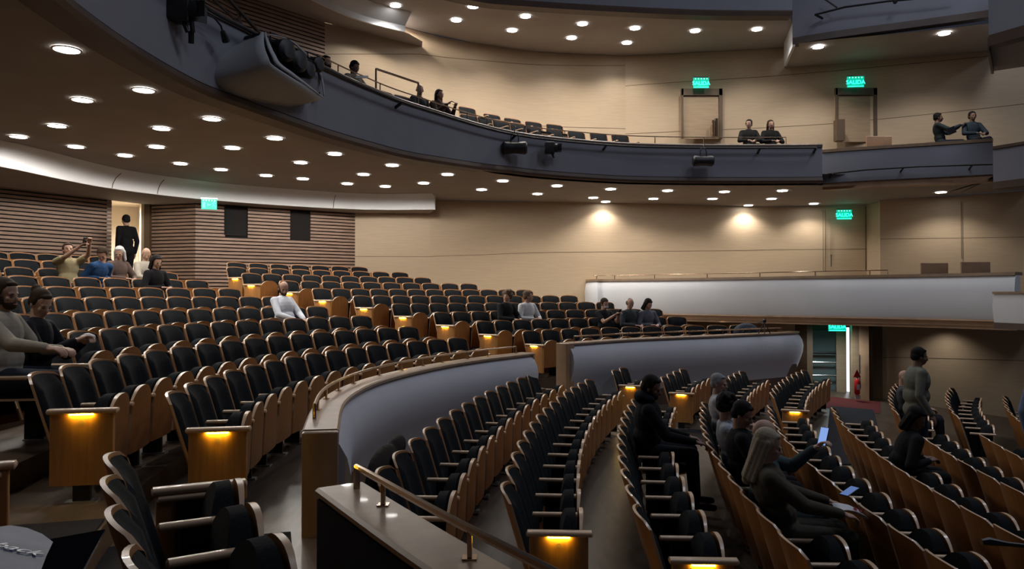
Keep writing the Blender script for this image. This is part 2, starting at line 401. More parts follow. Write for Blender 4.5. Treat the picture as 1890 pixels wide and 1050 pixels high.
# balcony seats
BC=(7.0,8.0)
def balc(px,py,D,k): 
    p=at(px,py,D); d=Vector((BC[0]-p.x,BC[1]-p.y)).normalized(); rz=math.atan2(-d.x,d.y)
    q=Vector((p.x+d.x*.36,p.y+d.y*.36,p.z-SH)); return q,rz
for i,(px,py,D) in enumerate([(706,165,13.9),(740,174,14.4),(862,209,16.4),(894,214,16.8),(922,219,17.0),(951,224,17.3),(981,231,17.6),(1021,236,17.9),(1061,240,18.1),(1102,243,18.3),(1142,246,18.4)]):
    p,rz=balc(px,py+2,D+1.3,i); specs.append(('B1',i,p,rz))
for i,(px,py,D) in enumerate([(859,195,17.3),(905,208,17.7),(943,216,18.0),(982,222,18.3),(1021,227,18.6)]):
    p,rz=balc(px,py+2,D+1.3,i); specs.append(('B2',i,p,rz))
def seatlabel(n,i):
    k=int(n[1:]); i0=RD[n][6] if n in RD else 0; o=ORD[i-i0]
    st_='occupied' if (n,i) in OCC else 'empty'
    b=n[0]
    if b=='L': t='%s %s theatre seat, %s from near end, %s row behind curved wall, left block'%(st_,'black',o,ORD[k-1])
    elif b=='M': t='%s black theatre seat, %s from lit end panel, %s row up, upper centre block'%(st_,o,ORD[k-1])
    elif b=='C': t='%s black theatre seat, %s from near end, %s row out from curved wall, lower floor'%(st_,o,ORD[k-1])
    elif b=='D': t='%s black theatre seat, %s from lit aisle end, %s short row beyond cross aisle'%(st_,o,ORD[k-1 if k<5 else k-2])
    elif b=='N': t='empty black theatre seat, %s from carpeted aisle, %s row of nearest block'%(o,ORD[k-1])
    else: t='black balcony seat, %s from the left, %s row behind grey balcony front'%(o,ORD[k-1])
    return t
GRP={'L':'theatre seats of the left tier','M':'theatre seats of the upper centre tier','C':'theatre seats of the lower floor','D':'theatre seats beyond the cross aisle','N':'theatre seats of the nearest block','B':'theatre seats on the balcony'}
must=lambda s:(s[0],s[1]) in OCC or (s[0],s[1]) in PANEL
specs.sort(key=lambda s:(0 if must(s) else 1, s[2].length))
proto=make_seat(False); proto_open=make_seat(True)
first={False:True,True:True}
far=MB(); farm={False:[(o,o.data) for o in proto.children_recursive if o.type=='MESH'],True:[(o,o.data) for o in proto_open.children_recursive if o.type=='MESH']}
NIND=300
for q,(n,i,p,rz) in enumerate(specs):
    if q<NIND:
        op=(n,i) in OCC or n[0]=='B'; base=proto_open if op else proto
        o=base if first[op] else copy_tree(base); first[op]=False
        if first.get('done%s'%op) is None: first['done%s'%op]=[c for c in base.children]
        o.location=p; o.rotation_euler=(0,0,rz); o.scale=(SC(n),)*3
        tag(o,seatlabel(n,i),'seat',GRP[n[0]])
    else:
        Rm=Matrix.Rotation(rz,4,'Z')@Matrix.Scale(SC(n),4); Rm.translation=p
        for ob,me in farm[n[0]=='B']:
            b=len(far.v); far.v+=[Rm@v.co for v in me.vertices]
            nm=ob.name.split('.')[0]
            for pg in me.polygons:
                far.f.append([b+x for x in pg.vertices])
                far.m.append({'back_cushion':2,'seat_cushion':2,'armrest':1,'pedestal':3}.get(nm,pg.material_index))
if far.v: tag(far.build('distant_theatre_seats',[M['seatwood'],M['seatedge'],M['fabric'],M['metal']]),'remaining far rows of small black theatre seats and balcony seats','seats','distant seat rows','stuff')
# end panels
byid={}
for o in list(C.objects):
    if o.parent is None and o.name.startswith('theatre_seat'): byid[(round(o.location.x,3),round(o.location.y,3))]=o
for (n,i) in PANEL:
    p,rz=seatpos(n,i); o=byid.get((round(p.x,3),round(p.y,3)))
    if o is not None:
        if n[0]=='N': 
            add_end(o,-.29,True,-1)
        else: add_end(o,.29,True,1)
for n in ('C1','C4','C5','C6','C7','L3','L4','L5','L6','L7','L8','L9','L10','D7','D8','D9'):
    i=RD[n][6]; p,rz=seatpos(n,i); o=byid.get((round(p.x,3),round(p.y,3)))
    if o is not None: 
        mb=MB(); mb.rbox((.276,.02,.585),(.050,.37,.034),.014,axis=1); mb.build('armrest',M['seatedge'],o)
for i in (4,): 
    pass
# ================================================================== architecture
def P3(L): return [Vector((*pl(a,b),)) for a,b in L]
# --- first balcony front: trace of grey top edge at z 3.5
def zofpx(px): # lower edge height
    return 2.47 if px<600 else 2.47+.05*(px-600)/171 if px<771 else 2.52+.14*(px-771)/172 if px<943 else 2.66
tops=[(346,0),(446,55),(600,130),(686,168),(771,199),(943,247),(1114,266),(1240,271),(1400,272),(1519,271)]
PB=[Vector(((px-945)/F*(3.5*F/(HY-py)),3.5*F/(HY-py))) for px,py in tops]
arc=[Vector((7-10.95*math.cos(t),8+10.95*math.sin(t))) for t in (-1.25,-1.0,-.75,-.5,-.25,-.08)]
PB=catmull(arc+PB,5)
def zlow(fr):
    i=fr*(len(PB)-1); p=PB[min(int(round(i)),len(PB)-1)]
    px=945+F*p.x/p.y if p.y>3 else 0
    return zofpx(px)
bal=empty('balcony_front',(0,0,0),kind='structure')
mb=MB(); zz=[zlow(i/(len(PB)-1)) for i in range(len(PB))]
def fz(off): return lambda fr: zlow(fr)+off
sweep(mb,PB,[(0,3.5),(0,fz(.14)),(-.22,fz(.14)),(-.22,3.5)]); mb.build('grey_face',M['grey'],bal)
mb=MB(); sweep(mb,PB,[(-.02,fz(.14)),(.02,fz(.12)),(.035,fz(.05)),(.0,fz(0)),(-.30,fz(0)),(-.30,fz(.14))]); mb.build('wood_lip',M['lip'],bal)
mb=MB(); sweep(mb,PB,[(.03,3.5),(.03,3.56),(0,3.585),(-.28,3.585),(-.28,3.5)]); mb.build('wood_cap',M['lip'],bal)
# rigging pipe under the cap
N=normals2(PB)
rig=empty('lighting_pipe',(0,0,0),label='black lighting pipe running along the grey balcony front',cat='pipe')
sel=[i for i,p in enumerate(PB) if p.y>7.2][:-1]
mb=MB(); mb.tube([Vector((PB[i].x+N[i].x*.16,PB[i].y+N[i].y*.16,3.46)) for i in sel],.022,8); mb.build('pipe',M['black'],rig)
def near(PBx,px): return min(range(len(PBx)),key=lambda i:abs(945+F*PBx[i].x/max(PBx[i].y,.1)-px) if PBx[i].y>6 else 1e9)
for px in (735,930,1118,1390,1500):
    i=near(PB,px); p=PB[i]; n=N[i]; mb=MB(); mb.tube([Vector((p.x,p.y,3.38)),Vector((p.x+n.x*.16,p.y+n.y*.16,3.46))],.03,6); mb.build('bracket',M['black'],rig)
# brass rail on the balcony cap
a=near(PB,600); b=near(PB,1490)
rail(None,PB[a:b],3.78,3.585,-.16,1.1,'balcony_handrail','thin brass handrail above the grey balcony front','' or .012)
hr=empty('aisle_handrail',(0,0,0),label='raised brass handrail standing at the balcony aisle',cat='handrail')
h=[at(694,127,14.2),at(772,153,15.2)]; mb=MB(); mb.tube(h,.022,8)
for p in h: mb.tube([p,Vector((p.x,p.y,3.2))],.02,8)
mb.build('rail_bar',M['brass'],hr)
hr=empty('aisle_handrail',(0,0,0),label='steep paired metal handrails above the white lighting housing',cat='handrail')
mb=MB(); mb.tube([at(405,-20,10.6),at(478,60,11.3)],.03,8); mb.tube([at(372,-20,10.4),at(462,62,11.2)],.02,8); mb.tube([at(440,20,11),at(446,62,11.1)],.03,6); mb.build('rail_bar',M['brass'],hr)

# --- under-balcony ceiling z 2.62 between front and walls
CW=P3([(-500,13.3),(-220,14.6),(-60,15.2),(205,18.0),(270,18.9),(360,18.5),(655,20.8),(793,20.9),(900,21.0),(1000,21.3),(1240,21.8),(1400,22.4),(1600,22.0),(1622,21.6),(1640,20.8),(1900,18.8)])
CW=[Vector((-11.5,-3)),Vector((-12.2,4)),Vector((-11.6,9))]+CW[2:]
SB=P3([(1519,18.4),(1600,18.0),(1700,17.6),(1835,17.05)])
SB2=P3([(1835,16.2),(1900,15.6)])
front=[p for p in PB]+[SB[1],SB[2],SB[3]]+SB2
def strip(A,B,z,name,m,n=90,z2=None):
    def res(P,n):
        L=[0]
        for i in range(1,len(P)): L.append(L[-1]+(P[i]-P[i-1]).length)
        o=[]
        for k in range(n+1):
            s=L[-1]*k/n; i=max(j for j in range(len(L)) if L[j]<=s+1e-9); i=min(i,len(P)-2)
            o.append(P[i].lerp(P[i+1],(s-L[i])/max(L[i+1]-L[i],1e-6)))
        return o
    a=res(A,n); b=res(B,n); mb=MB(); mb.grid([[Vector((*a[i],z)),Vector((*b[i],z2 or z))] for i in range(n+1)]); return st(mb,name,[m])
# bounding: slightly inside the front so the lip hides its edge
Nf=normals2(front); fin=[p-n*.12 for p,n in zip(front,Nf)]
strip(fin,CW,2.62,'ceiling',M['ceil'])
# --- cove
CV=catmull(P3([(-260,11.9),(-120,12.4),(0,13.25),(205,16.0),(420,18.2),(655,19.85),(803,19.9)]),5)
CV=[Vector((-11,-3)),Vector((-11.3,3)),Vector((-10.8,7))]+CV[3:]
cv=empty('cove',(0,0,0),kind='structure')
mb=MB(); sweep(mb,CV,[(.45,2.613),(.26,2.565),(.11,2.47),(.03,2.36),(0,2.25),(-.06,2.25),(-.06,2.615)]); mb.build('white_cove_band',M['white'],cv)
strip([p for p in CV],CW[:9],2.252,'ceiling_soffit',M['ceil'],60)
mb=MB(); 
for px in (212,276,600,597): 
    i=near(CV,px); p=CV[i]; n=normals2(CV)[i]; mb.tube([Vector((p.x+n.x*q_,p.y+n.y*q_,z_)) for q_,z_ in ((.003,2.26),(.035,2.36),(.115,2.47),(.265,2.562))],.008,4)
mb.build('cove_seam',M['joint'],cv)
# --- slatted walls
def slatwall(P,z0,z1,name,side=-1,pitch=.0875,slat=.058,holes=None,deep=.03):
    root=empty(name,(0,0,0),kind='structure')
    mb=MB(); sweep(mb,P,[(-.04,z0),(-.04,z1),(-.16,z1),(-.16,z0)]); mb.build('backing',M['slatback'],root)
    mb=MB(); z=z0+.02
    while z+slat<z1:
        segs=[P]
        if holes:
            for (h0,h1,ha,hb) in holes:
                if z+slat>h0 and z<h1: 
                    segs=[s for sg in segs for s in cutseg(sg,ha,hb)]
        for sg in segs: sweep(mb,sg,[(0,z),(0,z+slat),(-.042,z+slat),(-.042,z)])
        z+=pitch
    mb.build('slats',M['slat'],root); return root
def cutseg(sg,pa,pb):
    f=lambda p:945+F*p.x/p.y
    out=[]; 
    def cross(a,b,px):
        lo,hi=0,1
        for _ in range(40):
            m=(lo+hi)/2
            if (f(a.lerp(b,m))-px)*(f(a)-px)>0: lo=m
            else: hi=m
        return a.lerp(b,lo)
    cur=[]
    for i in range(len(sg)-1):
        a,b=sg[i],sg[i+1]
        if f(b)<=pa or f(a)>=pb:
            if not cur: cur=[a]
            cur.append(b); 
            continue
        if f(a)<pa: 
            if not cur: cur=[a]
            cur.append(cross(a,b,pa)); out.append(cur); cur=[]
            if f(b)>pb: cur=[cross(a,b,pb),b]
        elif f(b)>pb:
            if cur: out.append(cur)
            cur=[cross(a,b,pb),b]
    if cur: out.append(cur)
    return out
slatwall([Vector((-12.1,4)),Vector((-11.5,9))]+P3([(-60,15.4),(205,18.0)]),-.4,2.62,'wall_rear_left')
slatwall(P3([(276,18.9),(360,18.5)]),-.4,2.62,'wall_return')
z1a=(HY-380)/F*19.05; z1b=(HY-434)/F*19.05; z2a=(HY-390)/F*20.05; z2b=(HY-441)/F*20.05
slatwall(P3([(360,18.5),(655,20.8)]),-.4,2.62,'wall_rear_centre',holes=[(z1b,z1a,415,457),(z2b,z2a,535,573)])
for k,(a,b,zb,zt,D0,D1) in enumerate([(415,457,z1b,z1a,18.88,19.22),(535,573,z2b,z2a,19.88,20.2)]):
    A,B=P3([(a,D0),(b,D1)]); root=empty('window_%d'%(k+1),(0,0,0),kind='structure')
    n=Vector((B.y-A.y,A.x-B.x)).normalized(); mb=MB()
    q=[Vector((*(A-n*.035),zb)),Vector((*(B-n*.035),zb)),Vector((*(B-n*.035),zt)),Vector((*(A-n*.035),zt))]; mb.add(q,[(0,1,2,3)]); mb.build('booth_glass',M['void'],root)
    mb=MB(); w=.03
    for s in range(4):
        p,r=q[s]+Vector((*(n*.03),0)),q[(s+1)%4]+Vector((*(n*.03),0)); mb.tube([p,r],.022,4)
    mb.build('window_frame',M['slatback'],root)
# doorway corridor behind px 205..276
A,B=P3([(205,18.0),(276,18.9)]); fl=.10
bA,bB=P3([(150,20.5),(262,21.2)])
st(wallstrip([A,bA,bB],-.4,2.5,.1),'wall_corridor_left',[M['corridor']])
c2=P3([(276,18.9),(262,21.2)]); mb=MB(); q=[Vector((*A,2.32)),Vector((*B,2.30)),Vector((*bB,2.45)),Vector((*bA,2.45))]; mb.add(q,[(0,1,2,3)]); st(mb,'ceiling_corridor',[M['corridor']])
c3=P3([(252,18.3),(262,21.0)]); st(wallstrip(P3([(262,21.3),(268,19.0)]),-.4,2.5,.1,side=1),'wall_corridor_right',[M['corridor']])
mb=MB(); q=[Vector((*A,fl)),Vector((*B,fl)),Vector((*bB,fl)),Vector((*bA,fl))]; mb.add(q,[(0,1,2,3)]); st(mb,'floor_corridor',[M['floor']])
fr=empty('door_1',(0,0,0),kind='structure')
mb=MB(); p=P3([(272,18.8)])[0]; mb.box((p.x,p.y,1.2),(.14,.10,2.4)); mb.build('door_frame',M['frame'],fr,smooth=False)
mb=MB(); mid=(A+B)/2; d=(B-A); R=Matrix.Rotation(math.atan2(d.y,d.x),3,'Z'); mb.box((mid.x,mid.y,2.47),(d.length,.12,.30),R=R); mb.build('door_lintel',M['frame'],fr,smooth=False)
# floor in the rear left behind top row
# --- wood walls lower level
def woodwall(L,z0,z1,name,m='wallwood',joints=(),pitch=None,th=.15):
    P=P3(L) if not isinstance(L[0],Vector) else L
    root=empty(name,(0,0,0),kind='structure'); wallstrip(P,z0,z1,th).build('panelling',M[m],root)
    mb=MB()
    for z in joints:
        if callable(z): sweep(mb,P,[(.003,lambda fr,z=z:z(fr)-.006),(.003,lambda fr,z=z:z(fr)+.006),(-.01,lambda fr,z=z:z(fr)+.006),(-.01,lambda fr,z=z:z(fr)-.006)])
        else: sweep(mb,P,[(.003,z-.006),(.003,z+.006),(-.01,z+.006),(-.01,z-.006)])
    if joints: mb.build('panel_joint',M['joint'],root)
    return root
woodwall([(655,20.8),(793,20.9)],-.5,2.62,'wall_side_flat',joints=[1.06])
cw=catmull(P3([(793,20.9),(900,21.1),(1000,21.3),(1240,21.8),(1400,22.4),(1600,22.0)]),6)
woodwall(cw,-1.2,2.62,'wall_side_curved',joints=[lambda fr:1.06+.28*min(1,fr*1.2)])
woodwall([(1600,22.0),(1622,21.4),(1625,20.9)],-1.2,2.62,'wall_side_column')
woodwall([(1625,20.9),(1770,19.9),(1920,18.8)],-1.2,2.62,'wall_side_box',joints=[lambda fr:(HY-441+4*fr)/F*(20.9-2.1*fr)])
mb=MB()
for (px,D,ya,yb) in ((1774,19.85,372,478),(1519,22.1,388,500)):
    a=at(px,ya,D-.02); mb.box((a.x,a.y,(a.z+at(px,yb,D).z)/2),(.012,.01,(a.z-at(px,yb,D).z)))
st(mb,'trim_1',[M['joint']],smooth=False)
# --- box front (white) lower level
PX=catmull([Vector((2.15,21.5)),Vector((2.1,20.9)),Vector((2.25,20.45))]+P3([(1130,20.4),(1300,18.8),(1500,16.95),(1700,15.5),(1876,14.1)]),6)
bx=empty('box_front',(0,0,0),kind='structure')
mb=MB(); sweep(mb,PX,[(0,.37),(.05,.30),(.08,.1),(.07,-.15),(.03,-.40),(.0,-.47),(-.15,-.47),(-.15,.37)]); mb.build('white_face',M['white'],bx)
mb=MB(); sweep(mb,PX,[(.05,.37),(.05,.43),(-.26,.43),(-.26,.37)]); mb.build('wood_cap',M['cap'],bx)
mb=MB(); sweep(mb,PX,[(.0,-.47),(.02,-.50),(-.02,-.56),(-.02,-.66),(-.3,-.66),(-.3,-.47)]); mb.build('wood_lip',M['tan'],bx)
rail(None,PX[10:-8],.53,.43,-.15,1.3,'box_handrail','slim brass handrail along the white box front',r=.012)
a=P3([(1876,14.1)])[0]; PX2=P3([(1834,13.1),(1920,12.2)])
bx2=empty('box_front',(0,0,0),kind='structure')
mb=MB(); sweep(mb,PX2,[(0,.02),(.03,-.2),(0,-.47),(-.3,-.47),(-.3,.02)]); mb.build('white_face',M['white'],bx2)
mb=MB(); sweep(mb,PX2,[(.03,.02),(.03,.06),(-.3,.06),(-.3,.02)]); mb.build('wood_cap',M['cap'],bx2)
mb=MB(); sweep(mb,PX2,[(0,-.47),(.0,-.58),(-.3,-.58),(-.3,-.47)]); mb.build('wood_lip',M['lip'],bx2)
# box floor/soffit slab
LWp=P3([(1100,21.3),(1200,20.6),(1468,18.6),(1620,18.2),(1700,18.0),(1920,17.0)])
mb=MB(); 
strip([p for p in PX[6:]]+PX2[1:],P3([(1060,21.7),(1240,21.9),(1400,22.5),(1600,22.1),(1920,18.9)]),-.60,'ceiling_box_soffit',M['ceil'],50)
strip([p for p in PX[6:]]+PX2[1:],P3([(1060,21.7),(1240,21.9),(1400,22.5),(1600,22.1),(1920,18.9)]),-.45,'floor_box',M['floor'],50)
# --- lower wall under boxes with the exit
woodwall([(1150,20.9),(1200,20.4),(1467,18.7)],-3.4,-.60,'wall_lower_left')
woodwall([(1622,18.05),(1650,17.9),(1920,16.6)],-4.2,-.60,'wall_lower_right',joints=[lambda fr:-1.49+.05*fr])
mb=MB(); a=at(1779,600,17.28); mb.box((a.x,a.y-.0,-1.9),(.012,.012,2.6)); st(mb,'trim_2',[M['joint']],smooth=False)
woodwall([(1467,18.7),(1489,18.2)],-3.6,-.60,'wall_door_jamb',m='frame')
# exit opening px 1489..1560, teal glass door, columns
D=18.3; zt=(HY-604)/F*D; zb=-2.72
dr=empty('door_2',(0,0,0),kind='structure')
def vpanel(px0,px1,D0,D1,z0,z1,th,name,m,parent):
    mb=MB(); sweep(mb,P3([(px0,D0),(px1,D1)]),[(0,z0),(0,z1),(-th,z1),(-th,z0)]); return mb.build(name,m,parent,smooth=False)
gl=vpanel(1489,1545,18.9,18.8,zb+.12,zt-.1,.02,'glass_pane',M['glassy'],dr)
vpanel(1487,1560,18.95,18.9,zt-.12,-.60,.08,'door_lintel',M['frame'],dr)
vpanel(1543,1561,18.55,18.5,-3.0,-.60,.08,'door_stile',M['doorwood'],dr)
vpanel(1489,1545,18.9,18.8,zb-.2,zb+.14,.04,'door_kick_rail',M['doorwood'],dr)
vpanel(1562,1567,18.7,18.7,-2.5,zt-.02,.02,'lit_gap',M['daylight'],dr)
for py,m in ((650,'black'),(668,'steel'),(692,'steel')):
    a=at(1489,py,18.7); b=at(1545,py+1,18.6); mb=MB(); mb.tube([a,b],.022 if m=='steel' else .03,8); mb.build('push_bar',M[m],dr)
vpanel(1567,1587,18.3,18.1,-3.2,-.60,.1,'wood_column',M['frame'],dr)
vpanel(1572,1588,17.9,17.9,-3.3,-.60,.1,'wood_column',M['doorwood'],dr)
vpanel(1585,1603,17.7,17.6,-3.3,-.60,.12,'wood_column',M['tan'],dr)
vpanel(1603,1612,17.9,17.9,-3.3,-.60,.1,'dark_gap',M['slatback'],dr)
vpanel(1610,1628,17.75,17.8,-3.3,-.60,.1,'wood_column',M['frame'],dr)
a=at(1587,655,17.55); mb=MB(); mb.tube([a,at(1587,690,17.55)],.015,6); mb.build('door_handle',M['steel'],dr)
vpanel(1470,1630,20.6,20.4,-3.4,-.6,.1,'backing_wall',M['corridor'],dr)
# door in the upper box wall
dr=empty('door_3',(0,0,0),kind='structure')
a=at(1534,478,22.0); mb=MB(); mb.tube([at(1534,470,21.95),at(1534,492,21.95)],.02,6); mb.build('door_handle',M['steel'],dr)
mb=MB()
for (x0,y0,x1,y1) in ((1523,388,1523,500),(1598,380,1598,500)):
    mb.tube([at(x0,y0,22.0),at(x1,y1,22.0)],.01,4)
mb.build('door_seam',M['joint'],dr)
# --- side balcony sections (grey) z 2.58..3.5
sb=empty('side_balcony_front',(0,0,0),kind='structure')
Sc=catmull(SB,4)
mb=MB(); sweep(mb,Sc,[(0,3.46),(.03,3.3),(.02,2.72),(-.2,2.72),(-.2,3.46)]); mb.build('grey_face',M['grey'],sb)
mb=MB(); sweep(mb,Sc,[(.03,3.46),(.03,3.53),(-.3,3.53),(-.3,3.46)]); mb.build('wood_cap',M['cap'],sb)
mb=MB(); sweep(mb,Sc,[(-.02,2.72),(-.02,2.56),(-.3,2.56),(-.3,2.72)]); mb.build('wood_lip',M['tan'],sb)
pp=empty('lighting_pipe',(0,0,0),label='black lighting pipe on the right side balcony section',cat='pipe')
mb=MB(); mb.tube([at(1527,321,18.2),at(1600,313,17.8),at(1700,307,17.4),at(1832,303,16.8)],.022,8); mb.build('pipe',M['black'],pp)
for px,py in ((1537,320),(1668,309),(1795,304)):
    D0=18.35-(px-1519)*.0041; mb=MB(); mb.tube([at(px-6,py+8,D0+.02),at(px,py,D0-.15)],.022,6); mb.build('bracket',M['black'],pp)
sb2=empty('side_balcony_front',(0,0,0),kind='structure')
mb=MB(); sweep(mb,SB2,[(0,3.12),(0,2.42),(-.3,2.42),(-.3,3.12)]); mb.build('grey_face',M['grey'],sb2)
mb=MB(); sweep(mb,SB2,[(.03,3.12),(.03,3.18),(-.3,3.18),(-.3,3.12)]); mb.build('wood_cap',M['lip'],sb2)
mb=MB(); sweep(mb,SB2,[(0,2.42),(0,2.27),(-.3,2.27),(-.3,2.42)]); mb.build('wood_lip',M['lip'],sb2)
# --- balcony floor slab
ub=P3([(-200,14.0),(300,14.5),(430,15.8),(598,17.3),(778,19.0),(900,20.0),(1000,20.6),(1155,20.9),(1250,20.8),(1450,20.2),(1700,19.6),(1920,18.7)])
strip([p-n*.2 for p,n in zip(front,Nf)][20:],ub,2.9,'floor_balcony',M['floor'],60)
# --- upper walls
def upw(L,name,joints=(),z1=6.62,m='wallwood'): return woodwall(L,2.85,z1,name,m,joints)
slatwall(P3([(120,11.8),(430,15.6),(598,17.3)]),3.0,6.6,'wall_upper_rear',pitch=.0875)
upw([(598,17.3),(778,19.0)],'wall_upper_flat',[lambda fr:(HY-98)/F*(17.3+1.7*fr)],z1=6.62)
upw(catmull(P3([(778,19.0),(830,19.5),(900,20.0),(1000,20.6),(1155,20.9)]),4),'wall_upper_curved',[lambda fr:4.62-.02*fr,lambda fr:(6.05+.3*fr)])
upw(catmull(P3([(1155,20.9),(1250,20.7),(1450,20.2),(1700,19.3),(1920,18.5)]),5),'wall_upper_right',[lambda fr:5.78+.2*fr,lambda fr:4.45+.1*fr+.45*max(0,fr-.6)])
# upper doors
def updoor(px0,px1,pyt,pyb,D,k,leaf):
    d=empty('door_%d'%k,(0,0,0),kind='structure'); a=at(px0,pyt,D-.05); b=at(px1,pyt,D-.05); c=at(px0,pyb,D-.05); w=b.x-a.x; h=a.z-c.z
    mb=MB(); t=.09
    mb.box((a.x+w/2,a.y,a.z-.09),(w,.08,.18)); mb.box((a.x+.03,a.y,a.z-h/2),(.05,.08,h)); mb.box((b.x-.05,a.y,a.z-h/2),(.09,.08,h)); mb.build('door_frame',M['frame'],d,smooth=False)
    mb=MB(); mb.box((a.x+w/2,a.y+.03,a.z-h/2),(w,.04,h)); mb.build('door_leaf',M['doorwood'],d,smooth=False)
updoor(1257,1333,164,256,20.55,4,0); updoor(1541,1618,163,262,19.75,5,0)
a=at(1316,236,20.3); mb=MB(); mb.tube([at(1316,222,20.3),at(1316,252,20.3)],.035,10); mb.tube([at(1322,219,20.35),at(1322,252,20.35)],.06,10)
o=mb.build('brass_bollard',M['brass']); tag(o,'upright brass tube standing before the left balcony door','tube')
mb=MB(); p=at(1549,241,19.4); mb.box(tuple(p),(.21,.2,.54)); o=mb.build('door_bin',M['frame']); tag(o,'dark brown upright cabinet against the right balcony door','cabinet')
# --- second balcony
T2=[(620,-75),(720,-40),(800,-18),(880,0),(943,7),(1114,18),(1300,26),(1465,27)]
PC=[Vector(((px-945)/F*(6.6*F/(HY-py)),6.6*F/(HY-py))) for px,py in T2]
PC=catmull([Vector((-5,8)),Vector((-5.2,11))]+PC,5)
s2=empty('upper_balcony_front',(0,0,0),kind='structure')
mb=MB(); sweep(mb,PC,[(0,6.74),(0,7.7),(-.2,7.7),(-.2,6.74)]); mb.build('grey_face',M['grey'],s2)
mb=MB(); sweep(mb,PC,[(0,6.74),(.03,6.70),(0,6.6),(-.3,6.6),(-.3,6.74)]); mb.build('dark_lip',M['lip'],s2)
UW=P3([(340,14.7),(430,15.6),(598,17.3),(778,19.0),(900,20.1),(1000,20.7),(1155,21.0),(1300,20.7),(1470,20.3)])
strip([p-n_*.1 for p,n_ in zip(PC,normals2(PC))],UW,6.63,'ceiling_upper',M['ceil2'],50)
# upper cove and soffit at left
UC=catmull(P3([(380,13.2),(500,14.9),(650,17.0),(747,17.9)]),5)
uc=empty('upper_cove',(0,0,0),kind='structure'); mb=MB(); sweep(mb,UC,[(.3,6.62),(.12,6.48),(0,6.38),(0,6.24),(-.05,6.24),(-.05,6.62)]); mb.build('white_cove_band',M['white'],uc)
strip(UC+P3([(779,18.6)]),UW[:4],6.245,'ceiling_upper_soffit',M['ceil2'],20)
# side upper section
T3=[(1465,80,18.3),(1530,63,18.0),(1600,50,17.75),(1700,38,17.4),(1830,28,16.9)]
PS=catmull([Vector(((px-945)/F*D_,D_)) for px,py,D_ in T3],4)
zS=lambda fr:(6.07+.16*fr)
s3=empty('upper_side_front',(0,0,0),kind='structure')
mb=MB(); sweep(mb,PS,[(0,lambda f:zS(f)+.16),(.0,7.9),(-.2,7.9),(-.2,lambda f:zS(f)+.16)]); mb.build('grey_face',M['grey'],s3)
mb=MB(); sweep(mb,PS,[(0,zS),(.0,lambda f:zS(f)+.16),(-.25,lambda f:zS(f)+.16),(-.25,zS)]); mb.build('dark_lip',M['lip'],s3)
mb=MB(); A=P3([(1465,18.3)])[0]; B=P3([(1449,19.9)])[0]; sweep(mb,[B,A],[(0,6.02),(0,6.9),(-.06,6.9),(-.06,6.02)]); mb.build('white_return',M['white'],s3)
strip([p for p in PS],P3([(1450,20.2),(1700,19.5),(1850,18.9)]),6.08,'ceiling_upper_side',M['ceil2'],20)
pp=empty('lighting_pipe',(0,0,0),label='black lighting pipe high on the upper right side section',cat='pipe')
mb=MB(); mb.tube([at(1505,27,17.9),at(1560,13,17.7),at(1640,2,17.4),at(1760,-8,17.0)],.025,8); mb.tube([at(1505,27,17.9),at(1518,34,18.05)],.03,6); mb.tube([at(1520,-3,17.9),at(1545,14,17.75)],.02,6); mb.tube([at(1652,-3,17.2),at(1652,4,17.4)],.05,6); mb.build('pipe',M['black'],pp)
s4=empty('upper_side_front',(0,0,0),kind='structure'); Q=P3([(1829,15.4),(1920,14.6)])
mb=MB(); sweep(mb,Q,[(0,5.3),(0,7.5),(-.3,7.5),(-.3,5.3)]); mb.build('grey_face',M['grey'],s4)
mb=MB(); sweep(mb,Q,[(0,5.08),(0,5.3),(-.3,5.3),(-.3,5.08)]); mb.build('dark_lip',M['lip'],s4)
strip([Q[0],Q[1]],P3([(1838,17.2),(1940,16.6)]),5.1,'ceiling_upper_end',M['ceil2'],4)
vpanel(1832,1838,15.5,16.9,4.95,5.3,.05,'tan_edge',M['frame'],s4)

# ================================================================== downlights
LIST1=[(123,91),(265,166),(152,184),(391,219),(298,237),(105,232),(34,252),(140,271),(289,271),(231,287),(507,255),(429,273),(333,302),(408,313),(555,300),(618,284),(491,324),(559,330),(671,322),(724,305),(641,339),(711,344),(782,338),(826,322),(889,350),(928,334),(992,358),(1028,343),(1095,365),(1127,349),(1206,367),(1232,352),(1315,367),(1337,354),(1382,384),(1424,367),(1444,352),(1502,376),(1737,355),(1118,377)]
LIST2=[(730,10),(742,31),(685,18),(873,12),(842,37),(970,30),(945,56),(1075,44),(1055,70),(1172,52),(1157,79),(1283,57),(1397,54)]
LIST3=[(1510,87),(1743,62)]
def make_light():
    r=empty('ceiling_downlight')
    mb=MB(); n=20; g=[]
    for R,z in ((.145,0),(.15,-.008),(.128,-.012),(.122,-.002)): g.append([Vector((R*math.cos(2*math.pi*i/n),R*math.sin(2*math.pi*i/n),z)) for i in range(n)])
    mb.grid(g,closed=True); mb.build('trim_ring',M['lampring'],r)
    mb=MB(); mb.add([Vector((.123*math.cos(2*math.pi*i/n),.123*math.sin(2*math.pi*i/n),-.006)) for i in range(n)],[tuple(range(n))]); mb.build('lamp_lens',M['bulb'],r,smooth=False)
    return r
pl0=make_light(); used=False
SP={}
def spot(loc,e,ang=134,blend=.6,rad=.09,col=(1,.93,.84)):
    k=(e,ang,blend)
    if k not in SP:
        l=bpy.data.lights.new('spot_beam','SPOT'); l.energy=e; l.spot_size=math.radians(ang); l.spot_blend=blend; l.shadow_soft_size=rad; l.color=col; SP[k]=l
    o=bpy.data.objects.new('spot_beam',SP[k]); C.objects.link(o); o.location=loc; return o
def words_row(v): return v
